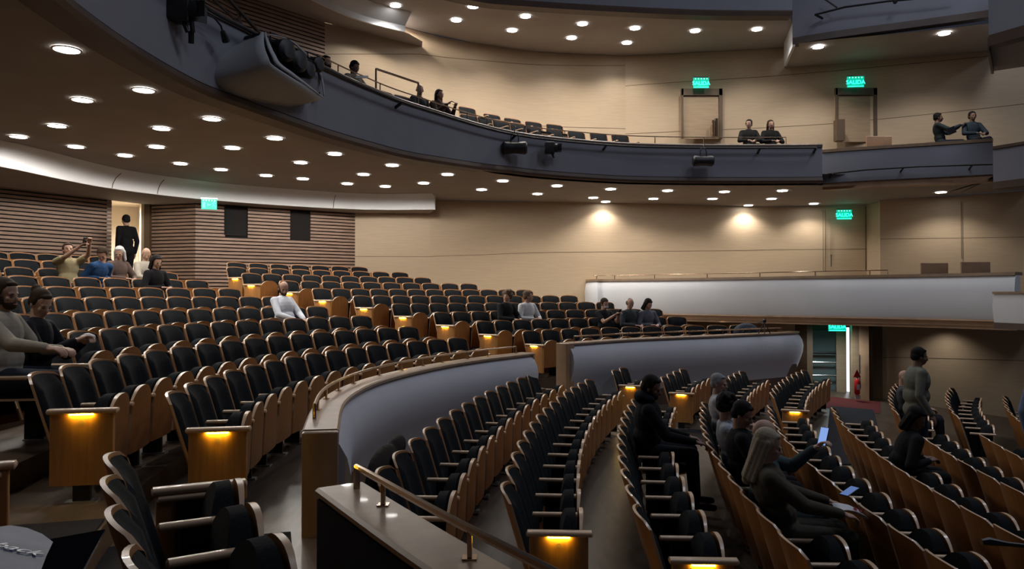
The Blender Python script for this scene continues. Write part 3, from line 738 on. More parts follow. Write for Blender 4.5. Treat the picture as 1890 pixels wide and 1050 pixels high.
def addlight(p,label,grp,e,idx,ang=134,blend=.6):
    global used
    o=pl0 if not used else copy_tree(pl0); used=True
    o.location=p; tag(o,label,'light',grp); spot((p.x,p.y,p.z-.03),e,ang,blend)
def colword(px,lo,hi):
    names=['far left','left','left of centre','centre','right of centre','right','far right']
    return names[min(6,int((px-lo)/(hi-lo)*7))]
E1=1.0
srt=sorted(range(len(LIST1)),key=lambda i:LIST1[i][0])
rank={i:r for r,i in enumerate(srt)}
ORD2=ORD+['eighteenth','nineteenth','twentieth']
def ordn(n):
    n+=1
    if n<=20: return ORD2[n-1]
    t={2:'twenty',3:'thirty',4:'forty'}
    return (t[n//10]+'-'+ORD[n%10-1]) if n%10 else {30:'thirtieth',40:'fortieth'}[n]
for i,(px,py) in enumerate(LIST1):
    p=onz(px,py,2.612)
    if px in (1382,1118): D_=22.05 if px==1382 else 21.2; p=Vector(((px-945)/F*D_,D_,2.612))
    addlight(p,'round white downlight, %s from the left under the lower balcony ceiling'%ordn(rank[i]),'downlights under the balcony',(85 if i in (6,7,9,12,13,16,17,20,21,22,11,14,8,5) else 112),i,*((179,.15) if i in (6,7,9,12,13,16,17,20,21,22,11,14,8,5) else (134,.6)))
for i,(px,py) in enumerate(LIST2):
    z=6.62 if px not in(742,685) else 6.62
    r=sorted(x for x,_ in LIST2).index(px)
    addlight(onz(px,py,z),'round white downlight, %s from the left in the upper balcony ceiling'%ordn(r),'downlights in the upper ceiling',185,i,*((179,.15) if i in (1,2) else (134,.6)))
for i,(px,py) in enumerate(LIST3):
    addlight(onz(px,py,6.06),'round white downlight in the upper right side soffit, %s of the two'%('left one','right one')[i],'downlights in the side soffit',170,i)
# ================================================================== people
def skinmat(n,c): return mat(n,c,.55,noise=.08,scale=20,spec=.35)
SK={'a':skinmat('skin_light',(.52,.32,.235)),'b':skinmat('skin_medium',(.42,.25,.18)),'c':skinmat('skin_dark',(.20,.115,.08))}
HR={k:mat('hair_'+k,c,.7,noise=.4,scale=50,stretch=(6,6,1),bump=.3,spec=.15) for k,c in {'black':(.012,.010,.010),'brown':(.05,.030,.018),'grey':(.30,.30,.31),'white':(.62,.62,.64),'blond':(.47,.39,.29),'light':(.15,.10,.065)}.items()}
CL={}
def cloth(c):
    k=tuple(c)
    if k not in CL: CL[k]=mat('cloth_%d'%len(CL),c,.9,noise=.22,scale=9,bump=.6,spec=.2)
    return CL[k]
EYE=mat('eye_dark',(.015,.012,.01),.3); LIPM=mat('lip_tone',(.36,.15,.13),.5)
def fuse(mb,name,m,parent,vox=.012,smooth=4):
    me=bpy.data.meshes.new('tmp'); me.from_pydata([tuple(v) for v in mb.v],[],mb.f); 
    bm=bmesh.new(); bm.from_mesh(me); bmesh.ops.recalc_face_normals(bm,faces=bm.faces); bm.to_mesh(me); bm.free()
    o=bpy.data.objects.new('tmp',me); C.objects.link(o)
    r=o.modifiers.new('r','REMESH'); r.mode='VOXEL'; r.voxel_size=vox; r.use_smooth_shade=True
    if smooth: s=o.modifiers.new('s','SMOOTH'); s.iterations=smooth; s.factor=.5
    dg=bpy.context.evaluated_depsgraph_get(); nm=bpy.data.meshes.new_from_object(o.evaluated_get(dg)); 
    bpy.data.objects.remove(o); bpy.data.meshes.remove(me)
    nm.name=name; nm.materials.clear(); nm.materials.append(m)
    for p in nm.polygons: p.use_smooth=True
    q=bpy.data.objects.new(name,nm); C.objects.link(q); q.parent=parent; return q
def hand(mb,w,d,up,side,curl=.6,s=1):
    """w wrist, d forearm direction, up = back-of-hand normal, side=+1 thumb towards cross(d,up)"""
    d=d.normalized(); up=(up-d*up.dot(d)).normalized(); t=d.cross(up).normalized()*side
    R=Matrix((t,d,up)).transposed()
    c=w+d*.045*s; mb.ell(c,(.040*s,.052*s,.016*s),R)
    for k,(o,L) in enumerate(((.029,.036),(.010,.041),(-.010,.038),(-.028,.030))):
        a=w+d*.085*s+t*o*s; q=a; ang=.25+curl*.3
        for j in range(3):
            dd=(d*math.cos(ang)-up*math.sin(ang)); e=q+dd*L*s*(1,.72,.55)[j]; mb.cone(q,e,.0092*s*(1-.1*j),.0085*s*(1-.1*j),8); q=e; ang+=curl*.75
    a=w+d*.03*s+t*.034*s; b=a+(d*.55+t*.75-up*.3).normalized()*.038*s; c2=b+(d*.9+t*.15-up*.4).normalized()*.03*s
    mb.cone(a,b,.012*s,.0105*s,8); mb.cone(b,c2,.0105*s,.009*s,8)
def person(name_loc, rz, label, top, legs, skin='b', hair='black', style='short', seated=True, scale=1.0, lean=0., yaw=0., hyaw=0., hpitch=0., hroll=0., fat=1., hands=None, elbows=None, vox=.012, beard=None, sleeves='long', skirtless=True, collar=None, shoe=(.015,.013,.012), lowerz=0, group=None, beltz=None, mask=False):
    root=empty('person',name_loc,rz,label=label,cat='person',group=group); V=Vector
    Ry=Matrix.Rotation(yaw,3,'Z')
    if seated:
        pel=V((0,-.06,.545)); nb=V((0,-.145+lean,1.03-abs(lean)*.22)); hipz=.52
    else:
        pel=V((0,0,.95)); nb=V((0,.015+lean,1.47)); hipz=.92
    if seated: pel=pel
    def tw(v): # upper body yaw about pelvis axis
        q=V((v.x,v.y-pel.y,v.z)); q=Ry@q; return V((q.x,q.y+pel.y,q.z))
    chest=pel.lerp(nb,.68); belly=pel.lerp(nb,.3)
    sp=(nb-pel).normalized()
    Rt=Matrix.Rotation(yaw,3,'Z')@Matrix.Rotation(-math.atan2(sp.y,sp.z),3,'X')
    Hc=nb+V((0,.035,.155)); nbw=tw(nb)
    sh={}; 
    for sd in (1,-1): sh[sd]=tw(nb+V((sd*.165*fat**.5,0,-.055)))
    if elbows is None: elbows={1:V((.25,.0,.76)),-1:V((-.25,.0,.76))} if seated else {1:V((.25,-.10,1.15)),-1:V((-.25,-.10,1.15))}
    if hands is None: hands={1:V((.09,.24,.70)),-1:V((-.09,.24,.70))} if seated else {1:V((.215,.03,.84)),-1:V((-.215,.03,.84))}
    elbows={k:V(v) for k,v in elbows.items()}; hands={k:V(v) for k,v in hands.items()}
    # fix arm lengths so limbs stay human
    for sd in (1,-1):
        d=hands[sd]-sh[sd]; L=d.length
        if L>.56: hands[sd]=sh[sd]+d*(.56/L)
        mid=(sh[sd]+hands[sd])/2; d=(hands[sd]-sh[sd]); h=max(.29**2-(d.length/2)**2,.0004)**.5
        e=elbows[sd]-mid; e-=d.normalized()*e.dot(d.normalized()); elbows[sd]=mid+e.normalized()*h
    if seated:
        hip={s_:V((s_*.09,pel.y+.02,.53)) for s_ in (1,-1)}; kn={s_:V((s_*.115,.37,.535)) for s_ in (1,-1)}; an={s_:V((s_*.12,.40,.09)) for s_ in (1,-1)}
        toe={s_:an[s_]+V((s_*.015,.15,-.05)) for s_ in (1,-1)}
    else:
        hip={s_:V((s_*.09,0,.90)) for s_ in (1,-1)}; kn={1:V((.10,.05,.49)),-1:V((-.10,.0,.49))}; an={1:V((.11,.06,.09)),-1:V((-.11,-.10,.09))}
        toe={s_:an[s_]+V((0,.15,-.05)) for s_ in (1,-1)}
    # head frame
    Rh=Matrix.Rotation(yaw+hyaw,3,'Z')@Matrix.Rotation(hpitch,3,'X')@Matrix.Rotation(hroll,3,'Y')
    hc=tw(Hc); 
    hp=lambda x,y,z: hc+Rh@V((x,y,z))
    # ---- body
    b=MB()
    b.ell(hp(0,-.012,.025),(.074,.092,.088),Rh); b.ell(hp(0,.022,-.035),(.056,.066,.070),Rh); b.ell(hp(0,.050,-.082),(.032,.030,.026),Rh)
    b.ell(hp(0,.066,.008),(.050,.022,.016),Rh,10,8)                                   # brow
    b.cone(hp(0,.080,.000),hp(0,.100,-.034),.008,.014,8); b.ell(hp(0,.088,-.040),(.018,.012,.009),Rh,8,6)   # nose
    b.ell(hp(0,.080,-.062),(.026,.010,.008),Rh,8,6); b.ell(hp(0,.078,-.073),(.022,.010,.007),Rh,8,6)
    for sd in (1,-1):
        b.ell(hp(sd*.040,.058,-.030),(.022,.020,.020),Rh,8,6)
        b.ell(hp(sd*.078,-.008,-.015),(.010,.020,.032),Rh,8,8)
    b.cone(nbw-V((0,0,.04)),hp(0,-.02,-.06),.060*fat**.3,.054,12)
    b.ell(tw(chest),(.150*fat,.098*fat,.185),Rt); b.ell(tw(belly),(.130*fat,.095*fat,.13),Rt); b.ell(pel,(.150*fat**.7,.105,.105))
    for sd in (1,-1):
        b.cone(tw(nb+V((sd*.05,0,-.03))),sh[sd],.050,.052); b.cone(sh[sd],elbows[sd],.050,.040); b.cone(elbows[sd],hands[sd],.039,.026)
        d=hands[sd]-elbows[sd]; hand(b,hands[sd],d,V((sd*.2,-.2,1)),-sd if sd>0 else 1,.75)
        b.cone(hip[sd],kn[sd],.078*fat**.4,.056); b.cone(kn[sd],an[sd],.054,.036); b.cone(an[sd]-V((0,.03,.03)),toe[sd],.034,.028)
    body=fuse(b,'body',SK[skin],root,vox,3)
    # ---- face details
    e=MB()
    for sd in (1,-1): e=MB(); e.ell(hp(sd*.030,.0795,-.010),(.011,.006,.0055),Rh,8,6); e.build('eye',EYE,body)
    e=MB(); e.ell(hp(0,.088,-.0675),(.023,.006,.0055),Rh,10,6); e.build('lips',LIPM,body)
    if hair!='bald':
        for sd in (1,-1): e=MB(); e.ell(hp(sd*.032,.083,.010),(.018,.006,.0035),Rh,8,6); e.build('eyebrow',HR[hair],body)
    # ---- hair
    if style!='bald':
        h=MB(); 
        if style=='fringe':     # receding, sides only
            for sd in (1,-1): h.ell(hp(sd*.066,-.035,.000),(.022,.055,.05),Rh)
            h.ell(hp(0,-.082,-.01),(.06,.028,.055),Rh); h.ell(hp(0,-.03,.075),(.055,.065,.035),Rh)
        else:
            g_={'curly':1.22,'bun':1.0}.get(style,1.02)
            h.ell(hp(0,-.028,.048),(.082*g_,.090*g_,.080*g_),Rh); h.ell(hp(0,-.055,-.005),(.078*g_,.060*g_,.068),Rh)
            h.ell(hp(0,.040,.080),(.052,.030,.022),Rh)
            for sd in (1,-1): h.ell(hp(sd*.072,-.01,.02),(.016,.035,.045),Rh)
        if style=='curly':
            for k in range(34):
                a_=random.uniform(0,6.28); z_=random.uniform(-.03,.13); rr=.095*math.sqrt(max(.05,1-((z_-.04)/.11)**2)); 
                if math.sin(a_)>.55 and z_<.075: continue
                h.ell(hp(rr*math.cos(a_),-.02+rr*math.sin(a_),z_),(.028,)*3,None,8,6)
        if style=='long':
            for sd in (1,-1):
                for k in range(3): h.cone(hp(sd*(.070-.012*k),-.02-.028*k,.02),hp(sd*(.085-.02*k),-.05-.03*k,-.27),.030,.022,8)
            h.cone(hp(0,-.07,.02),hp(0,-.085,-.29),.055,.04,10)
        if style=='mid':
            for sd in (1,-1):
                for k in range(2): h.cone(hp(sd*.070,-.01-.04*k,.02),hp(sd*.082,-.02-.045*k,-.14),.028,.022,8)
            h.cone(hp(0,-.06,.02),hp(0,-.07,-.15),.055,.045,10)
        if style=='bun': h.ell(hp(0,-.105,.085),(.046,.042,.042),Rh); 
        fuse(h,'hair',HR[hair],body,max(.007,vox*.8),2)
    if beard:
        h=MB(); h.ell(hp(0,.042,-.078),(.052,.050,.040),Rh); h.ell(hp(0,.082,-.055),(.026,.010,.006),Rh)
        for sd in (1,-1): h.ell(hp(sd*.060,.010,-.045),(.013,.030,.035),Rh)
        fuse(h,'beard',HR[beard],body,max(.007,vox*.7),2)
    if mask:
        h=MB(); h.ell(hp(0,.062,-.055),(.056,.046,.040),Rh); fuse(h,'face_mask',cloth((.45,.48,.52)),body,.008,2)
    # ---- clothing
    c=MB(); k=.018
    c.ell(tw(chest),(.162*fat+.01,.108*fat+.012,.195),Rt); c.ell(tw(belly),(.148*fat+.008,.112*fat+.01,.15),Rt); c.ell(pel+V((0,0,.03)),(.165*fat**.7,.125,.11))
    c.cone(nbw-V((0,0,.075)),nbw-V((0,0,.012)),.085,.064,12)
    for sd in (1,-1):
        c.cone(tw(nb+V((sd*.05,0,-.045))),sh[sd],.062,.068); 
        if sleeves=='long':
            c.cone(sh[sd],elbows[sd],.067,.056); c.cone(elbows[sd],hands[sd]-(hands[sd]-elbows[sd])*.08,.055,.038)
        elif sleeves=='rolled':
            c.cone(sh[sd],elbows[sd],.067,.056); c.cone(elbows[sd],elbows[sd].lerp(hands[sd],.35),.055,.048)
        else: c.cone(sh[sd],sh[sd].lerp(elbows[sd],.6),.067,.060)
    if not seated: c.ell(pel+V((0,0,-.03)),(.17*fat**.8,.13*fat**.6,.14))
    sh_=fuse(c,'shirt',cloth(top),root,max(.009,vox),4)
    if collar:
        c=MB(); n=14
        for s_ in (0,):
            g=[[nbw+Rt@V((.060*math.cos(a)*(1+.1*j),.058*math.sin(a)*(1+.1*j)+.004,-.004-.03*j+.018*(1-math.sin(a)))) for a in [math.pi*.62+i*2*math.pi*.88/n for i in range(n+1)]] for j in (0,1)]
            c.grid(g)
        co=c.build('collar',cloth(collar),sh_)
        md=co.modifiers.new('t','SOLIDIFY'); md.thickness=.006
    c=MB(); c.ell(pel,(.158*fat**.7,.118,.11))
    for sd in (1,-1):
        c.cone(hip[sd],kn[sd],.092*fat**.4,.070); c.cone(kn[sd],an[sd]+V((0,0,.03)),.067,.056)
    fuse(c,'trousers',cloth(legs),root,max(.010,vox),4)
    for sd in (1,-1):
        c=MB(); c.ell(an[sd]+V((0,-.01,-.035)),(.042,.055,.045)); c.cone(an[sd]+V((0,0,-.045)),toe[sd]+V((0,.02,-.005)),.042,.034); 
        fuse(c,'shoe',cloth(shoe),root,.012,3)
    if scale!=1: root.scale=(scale,)*3
    root.location=name_loc
    root['h1']=[float(x) for x in hands[1]]; root['h2']=[float(x) for x in hands[-1]]
    return root,hands,Matrix.Translation(name_loc)@Matrix.Rotation(rz,4,'Z')@Matrix.Scale(scale,4)
def sit(row,i,label,top,legs,dx=0,dy=0,**k):
    p,rz=seatpos(row,i); o=Matrix.Rotation(rz,3,'Z')@Vector((dx,dy,0)); return person(p+o,rz,label,top,legs,**k)
def phone(p,label,rx=0.9,rz=0,s=1,lit=True):
    o=empty('phone',p,rz,label=label,cat='phone'); o.rotation_euler=(rx,0,rz)
    mb=MB(); mb.rbox((0,0,0),(.074*s,.150*s,.009),.004,axis=1); mb.build('case',M['phone'],o)
    mb=MB(); mb.box((0,0,.0052),(.066*s,.140*s,.001)); mb.build('screen',(M['screendim'] if lit=='dim' else M['screen']) if lit else M['phone'],o,smooth=False); return o
beige=(.36,.32,.26)
pr,h,m=sit('L3',-3,'bearded man in a beige jacket reaching an arm forward at the left edge',beige,(.03,.035,.05),dx=.10,scale=1.06,hair='brown',style='short',beard='brown',skin='b',vox=.0085,hyaw=-.25,hpitch=-.12,fat=1.12,lean=.06,hands={1:(.36,.42,.78),-1:(-.12,.30,.74)},elbows={1:(.34,.10,.62),-1:(-.28,.05,.72)},collar=(.42,.38,.31))
pr,h,m=sit('L3',-2,'woman with dark hair in a bun and black jacket eating a wrapped snack',(.012,.013,.017),(.02,.02,.03),dx=.16,hair='brown',style='bun',skin='a',vox=.0085,hyaw=-.45,hpitch=-.45,lean=.10,hands={1:(.04,.30,.84),-1:(-.10,.30,.82)},collar=(.03,.03,.035))
q=m@((h[1]+h[-1])/2+Vector((0,.06,.035)))
mb=MB(); 
for k in range(3): mb.ell((.02*(k-1),.01*k,.01*(k%2)),(.045,.03,.026),Matrix.Rotation(.5*k,3,'Z'),10,8)
o=fuse(mb,'wrapped_snack',M['paper'],None,.006,2); o.location=q; tag(o,'white paper wrapped snack held by the woman in the black jacket','food')
mb=MB(); mb.grid([[Vector((.13*(i/4-.5),.10*(j/3-.5),.02*math.sin(i*1.7+j))) for i in range(5)] for j in range(4)])
# white shirt under jacket
sit('L4',7,'man in a white shirt sitting alone with eyes lowered in the left tier',(.68,.71,.78),(.04,.04,.05),dx=-.06,hair='brown',style='fringe',beard='brown',skin='b',hyaw=-.55,hpitch=-.35,vox=.009,fat=1.22,collar=(.75,.78,.85),hands={1:(.12,.26,.66),-1:(-.08,.27,.66)})
pr,h,m=sit('L8',1,'man in a beige shirt raising both arms to take a photo',(.40,.34,.20),(.05,.05,.05),dx=-.12,hair='brown',style='short',skin='b',lean=.02,yaw=-.5,hpitch=.15,sleeves='short',hands={1:(.08,.42,1.28),-1:(-.02,.40,1.30)},elbows={1:(.35,.30,1.0),-1:(-.25,.3,1.0)})
phone(m@(h[1]+Vector((-.03,.07,.08))),'dark phone held up by the man in the beige shirt',rx=1.3,rz=pr.rotation_euler[2],lit=False)
sit('L8',2,'person in a blue sweater bending forward beside the man taking a photo',(.025,.075,.19),(.03,.04,.08),lean=.30,hair='brown',style='short',hyaw=-1.0,hpitch=-.7,fat=1.1)
sit('L8',3,'grey-haired person in a brown jacket resting beside a bald man',(.11,.075,.065),(.03,.03,.03),dx=.03,lean=.05,hair='white',style='mid',hyaw=-.9,hpitch=-.3,skin='b')
sit('L8',4,'bald man in a pale shirt seated near the lit doorway',(.42,.38,.32),(.03,.03,.03),hair='bald',style='bald',hpitch=-.4,hyaw=-.5,skin='a')
pr,h,m=sit('L7',4,'person in black with dark hair looking at a white phone',(.008,.008,.010),(.01,.01,.012),hair='black',style='mid',hpitch=-.35,hyaw=-.2,lean=.12)
p_=at(231,466,17.4); p_.z=.105
person(Vector((at(231,466,17.7).x,17.75,.105)),math.radians(55),'man in a black suit standing in the bright rear doorway, back turned',(.008,.008,.009),(.008,.008,.009),seated=False,hair='black',style='short',skin='b',scale=1.02)
sit('M3',3,'curly-haired person in a dark jacket turning to a man in white',(.012,.012,.013),(.02,.02,.025),hair='light',style='curly',hyaw=-1.2,lean=.05,skin='a')
pr,h,m=sit('M3',4,'man in a white sweater talking to the curly-haired person beside him',(.62,.62,.62),(.015,.015,.02),dx=-.05,hair='light',style='short',hyaw=.9,skin='b',lean=.08,fat=1.08)
pr,h,m=sit('M2',6,'person in a black t-shirt and pale face mask looking at a phone',(.012,.013,.016),(.02,.02,.02),hair='brown',style='short',sleeves='short',mask=True,hpitch=-.25,hands={1:(.02,.33,.94),-1:(-.05,.33,.94)},lean=.06)
phone(m@((h[1]+h[-1])/2+Vector((0,.09,.06))),'small dark phone held by the masked person in black',rx=1.0,rz=pr.rotation_euler[2],lit=False)
sit('M2',7,'man in a dark grey suit with white collar next to a long-haired woman',(.045,.055,.058),(.02,.02,.025),dx=-.18,hair='light',style='fringe',hpitch=-.45,hyaw=-.3,lean=.06,collar=(.6,.6,.6),fat=1.1)
sit('M2',8,'woman with dark shoulder-length hair leaning over beside the suited man',(.13,.13,.16),(.02,.02,.03),dx=-.1,hair='black',style='mid',hpitch=-.5,hyaw=.3,lean=.12,skin='a')
pr,h,m=sit('C3',6,'man with glasses in a black hooded jacket sitting alone on the lower floor',(.006,.006,.008),(.008,.009,.014),hair='black',style='short',beard='black',skin='c',lean=.10,hyaw=-.25,hpitch=-.3,vox=.009,fat=1.2,scale=1.05,hands={1:(.14,.40,.66),-1:(-.14,.36,.66)})
mb=MB()
for k in range(20):
    a=2*math.pi*k/20; 
mb.ell((0,-.10,1.07),(.13,.09,.07)); mb.ell((.07,-.05,1.05),(.06,.07,.05)); mb.ell((-.07,-.05,1.05),(.06,.07,.05)); fuse(mb,'hood',cloth((.006,.006,.008)),pr,.012,3)
sit('C4',10,'grey-haired person in a white shirt seen from behind on the lower floor',(.40,.40,.43),(.12,.12,.12),hair='grey',style='short',hyaw=-.3,lean=.0,hpitch=-.1,vox=.009,fat=1.05)
sit('C4',6,'person with thick black hair in a white top beside the man in black',(.42,.44,.50),(.03,.03,.03),hair='black',style='curly',hyaw=.2,lean=-.03,hpitch=-.2,vox=.009)
sit('C4',5,'dark-haired man in a black shirt looking down between his neighbours',(.007,.007,.008),(.012,.012,.015),hair='black',style='short',hyaw=-.4,hpitch=-.4,lean=.04,vox=.009,fat=1.2,skin='b')
pr,h,m=sit('C4',3,'bald man in a teal shirt holding up a glowing phone',(.055,.085,.095),(.03,.045,.048),dx=.05,hair='bald',style='bald',hyaw=-.1,hpitch=-.1,lean=.03,vox=.008,fat=1.12,skin='a',hands={1:(.22,.24,.66),-1:(.02,.30,1.08)},elbows={1:(.3,0,.7),-1:(-.3,.2,.7)})
phone(m@(h[-1]+Vector((-.0,.06,.09))),'glowing phone held up by the bald man in teal',rx=1.2,rz=pr.rotation_euler[2]+.7)
pr,h,m=sit('C4',2,'blonde long-haired woman in a brown sweater seen from behind',(.085,.07,.052),(.05,.045,.035),hair='blond',style='long',hyaw=-.15,hpitch=-.25,lean=-.05,vox=.008,fat=1.12,skin='a',hands={1:(.17,.36,.70),-1:(-.14,.34,.72)})
mb=MB(); g=[[Vector((.16*(i/6-.5)*(1-.25*j/5),.30*(j/5-.5),.012*math.sin(i*1.3)+.02*math.sin(j*.9))) for i in range(7)] for j in range(6)]; mb.grid(g)
o=mb.build('folded_programme',M['paper']); o.modifiers.new('s','SOLIDIFY').thickness=.006; o.location=m@Vector((.02,.44,.70)); o.rotation_euler=(-.25,.1,pr.rotation_euler[2]+.1); tag(o,'white printed programme in the lap of the blonde woman','paper')
mb=MB()
for k,(x,y) in enumerate(((-.03,.02),(-.01,.05),(.02,.03),(.0,0),(.03,-.01))): mb.tube([(x-.02,y,.024),(x,y+.012,.024),(x+.02,y-.006,.022)],.004,5)
mb.build('red_print',mat('red_ink',(.35,.03,.05),.6),o)
phone(m@Vector((-.18,.48,.80)),'blue lit phone lying near the knees of the blonde woman',rx=.3,rz=pr.rotation_euler[2]+.6,lit='dim')
sit('D7',2,'bald seated man behind the standing man at the cross aisle',(.05,.05,.06),(.02,.02,.03),hair='bald',style='bald',hyaw=-.3,hpitch=-.3,skin='b')
sit('C6',6,'dark-haired person slumped low in a lower floor row',(.012,.012,.014),(.012,.012,.015),hair='black',style='mid',hyaw=-.5,hpitch=-.5,lean=.25,skin='c')
D=10.7; q=at(1690,640,D); R_=math.hypot(q.x-CX,q.y-CY); zf=cz(R_)
person(Vector((q.x,q.y,zf)),math.radians(-100),'heavy man in a grey-green jacket standing in the cross aisle',(.15,.15,.125),(.02,.024,.045),seated=False,hair='black',style='short',skin='c',scale=(q.z-zf)/1.75,fat=1.35,hpitch=-.15,vox=.01,collar=(.25,.25,.22),hands={1:(.27,.10,.88),-1:(-.27,.10,.88)})
D=8.8; q=at(1938,690,D); R_=math.hypot(q.x-CX,q.y-CY); zf=cz(R_)
person(Vector((q.x,q.y,zf)),math.radians(-60),'person in a light blue shirt standing at the right edge',(.16,.22,.34),(.03,.03,.05),seated=False,hair='brown',style='short',scale=(q.z+.25-zf)/1.75,vox=.012)
# balcony people: top of head pixel, depth
def bseat(px,py,D,label,top,facing=None,**k):
    p=at(px,py,D+(.75 if facing is None else .3)); d=facing if facing is not None else math.atan2(-(BC[0]-p.x),(BC[1]-p.y)); person(Vector((p.x+.11*math.sin(-d),p.y+.11*math.cos(d),p.z-1.32)),d,label,top,(.02,.02,.03),**k)
bseat(603,101,12.9,'dark-haired man at the balcony rail beside the lighting housing',(.35,.33,.32),hair='black',style='short',skin='b',beard='brown')
bseat(655,111,13.6,'man in a grey and tan jacket reading a lit paper on the balcony',(.25,.20,.16),hair='black',style='short',skin='c',hpitch=-.4)
bseat(775,154,15.3,'bald man in a dark coat leaning on the balcony rail',(.03,.03,.035),hair='bald',style='bald',skin='b',hyaw=-.5)
bseat(806,163,15.6,'woman with long black hair beside the bald man on the balcony',(.06,.03,.03),hair='black',style='long',skin='b',lean=.1,hands={1:(.05,.30,.90),-1:(-.15,.32,.88)})
bseat(1382,219,18.9,'dark-haired man of the couple on the far balcony, left one',(.012,.012,.012),facing=math.pi*.97,hair='black',style='short',skin='b',hyaw=-.5)
bseat(1421,220,18.9,'woman with long brown hair of the couple on the far balcony',(.012,.012,.012),facing=math.pi*1.02,hair='brown',style='long',skin='b',lean=.05)
bseat(1732,207,18.2,'man reading a sheet above the right side balcony section',(.035,.045,.05),facing=-math.pi*.62,hair='black',style='short',skin='c',hands={1:(.1,.35,.95),-1:(-.1,.35,.95)})
bseat(1795,204,18.0,'man in a dark sweater sitting at the end of the side balcony',(.03,.045,.06),facing=math.pi*.98,hair='black',style='short',skin='c')
mb=MB(); p=at(668,142,13.0); mb.box(tuple(p),(.2,.15,.01),R=Matrix.Rotation(.5,3,'X')); o=mb.build('paper_sheet',M['paper'],smooth=False); tag(o,'white paper sheet in front of the man in the tan jacket','paper')
mb=MB(); p=at(1756,241,17.7); mb.box(tuple(p),(.2,.01,.16),R=Matrix.Rotation(-.4,3,'Y')); o=mb.build('paper_sheet',M['phone'],smooth=False); tag(o,'dark sheet held by the reading man on the side balcony','paper')
# ================================================================== props
# --- exit signs
def text_mesh(body,size,font_ext,m,parent,loc,rot=(math.pi/2,0,0),italic=0):
    cu=bpy.data.curves.new('txt','FONT'); cu.body=body; cu.size=size; cu.extrude=font_ext; cu.align_x='CENTER'; cu.align_y='CENTER'; cu.shear=italic
    o=bpy.data.objects.new('tmp',cu); C.objects.link(o); dg=bpy.context.evaluated_depsgraph_get(); me=bpy.data.meshes.new_from_object(o.evaluated_get(dg)); bpy.data.objects.remove(o)
    me.materials.clear(); me.materials.append(m); q=bpy.data.objects.new('lettering',me); C.objects.link(q); q.parent=parent; q.location=loc; q.rotation_euler=rot; return q
def exitsign(px,py,D,w,h,rz,label,pic=False):
    p=at(px,py,D); r=empty('exit_sign',p,rz,label=label,cat='sign'); 
    mb=MB(); mb.box((0,0,0),(w,.02,h)); mb.build('green_panel',M['green'],r,smooth=False)
    mb=MB(); mb.box((0,.0,h/2+.012),(w*1.02,.035,.03)); mb.build('metal_top',M['steel'],r,smooth=False)
    mb=MB()
    for k in range(5): mb.ell((w*(-.36+.18*k),-.022,h/2-.035),(.009,.006,.009),None,8,6)
    mb.build('led_row',M['led'],r)
    if pic:
        mb=MB(); y=-.012
        mb.box((-w*.33,y,-.02),(w*.17,.006,h*.6)); mb.box((0,y,-.01),(w*.2,.006,.022)); mb.box((-.03,y,-.01),(.02,.006,.06))
        x=w*.3; mb.ell((x+.01,y,.065),(.018,.005,.018),None,10,6); 
        for a,b in (((0,.045),(-.01,-.01)),((-.01,-.01),(.035,-.045)),((-.01,-.01),(-.03,-.07)),((0,.04),(.045,.015)),((0,.04),(-.045,.01)),((.035,-.045),(.03,-.09))): mb.tube([(x+a[0],y,a[1]),(x+b[0],y,b[1])],.009,6)
        mb.build('pictogram',M['greenhi'],r)
    else:
        text_mesh('SALIDA',h*.52,.002,M['greenhi'],r,(0,-.0135,-.015))
        mb=MB(); mb.box((0,-.012,-h*.42),(w*.92,.005,.014)); mb.build('underline',M['greenhi'],r,smooth=False)
    l=bpy.data.lights.new('sign_glow','POINT'); l.energy=.45; l.color=(.05,1,.6); l.shadow_soft_size=.08; o=bpy.data.objects.new('sign_glow',l); C.objects.link(o); q=Matrix.Rotation(rz,3,'Z')@Vector((0,-.12,-.02)); o.location=p+q
exitsign(386,377,17.55,.34,.24,.30,'green pictogram exit sign on the slatted wall above the left tier',True)
exitsign(1294,153,20.3,.42,.28,0,'green exit sign over the left balcony door')
exitsign(1579,151,19.5,.42,.28,-.1,'green exit sign over the right balcony door')
exitsign(1558,396,21.8,.42,.28,-.1,'green exit sign high on the box level wall')
exitsign(1545,602,18.2,.40,.24,-.1,'green exit sign above the glass exit door')
# --- fire extinguisher
p=at(1582,712,17.35); r=empty('fire_extinguisher',p,label='red fire extinguisher on the wood column beside the exit',cat='fire extinguisher')
mb=MB(); mb.tube([(0,0,-.2),(0,0,-.17),(0,0,.1),(0,0,.15),(0,0,.17)],[.04,.062,.062,.035,.02],14); mb.build('cylinder',M['red'],r)
mb=MB(); mb.tube([(0,0,.17),(0,0,.21)],.015,8); mb.tube([(0,0,.2),(.06,0,.19),(.08,0,.0),(.07,0,-.08)],.009,6); mb.build('valve_hose',M['black'],r)
mb=MB(); mb.box((0,-.064,-.02),(.07,.004,.12)); mb.build('paper_label',M['paper'],r,smooth=False)
p=at(1583,723,17.35); mb=MB(); mb.box(tuple(p+Vector((0,0,-.12))),(.11,.02,.10)); o=mb.build('small_notice',M['paper'],smooth=False); tag(o,'small white notice below the red fire extinguisher','notice')
p=at(1582,690,17.4); mb=MB(); mb.add([p+Vector(v) for v in ((-.09,0,-.08),(.09,0,-.08),(0,0,.1))],[(0,1,2)]); o=mb.build('red_triangle_sign',M['red'],smooth=False); o.modifiers.new('s','SOLIDIFY').thickness=.01; tag(o,'small red triangular sign above the fire extinguisher','sign')
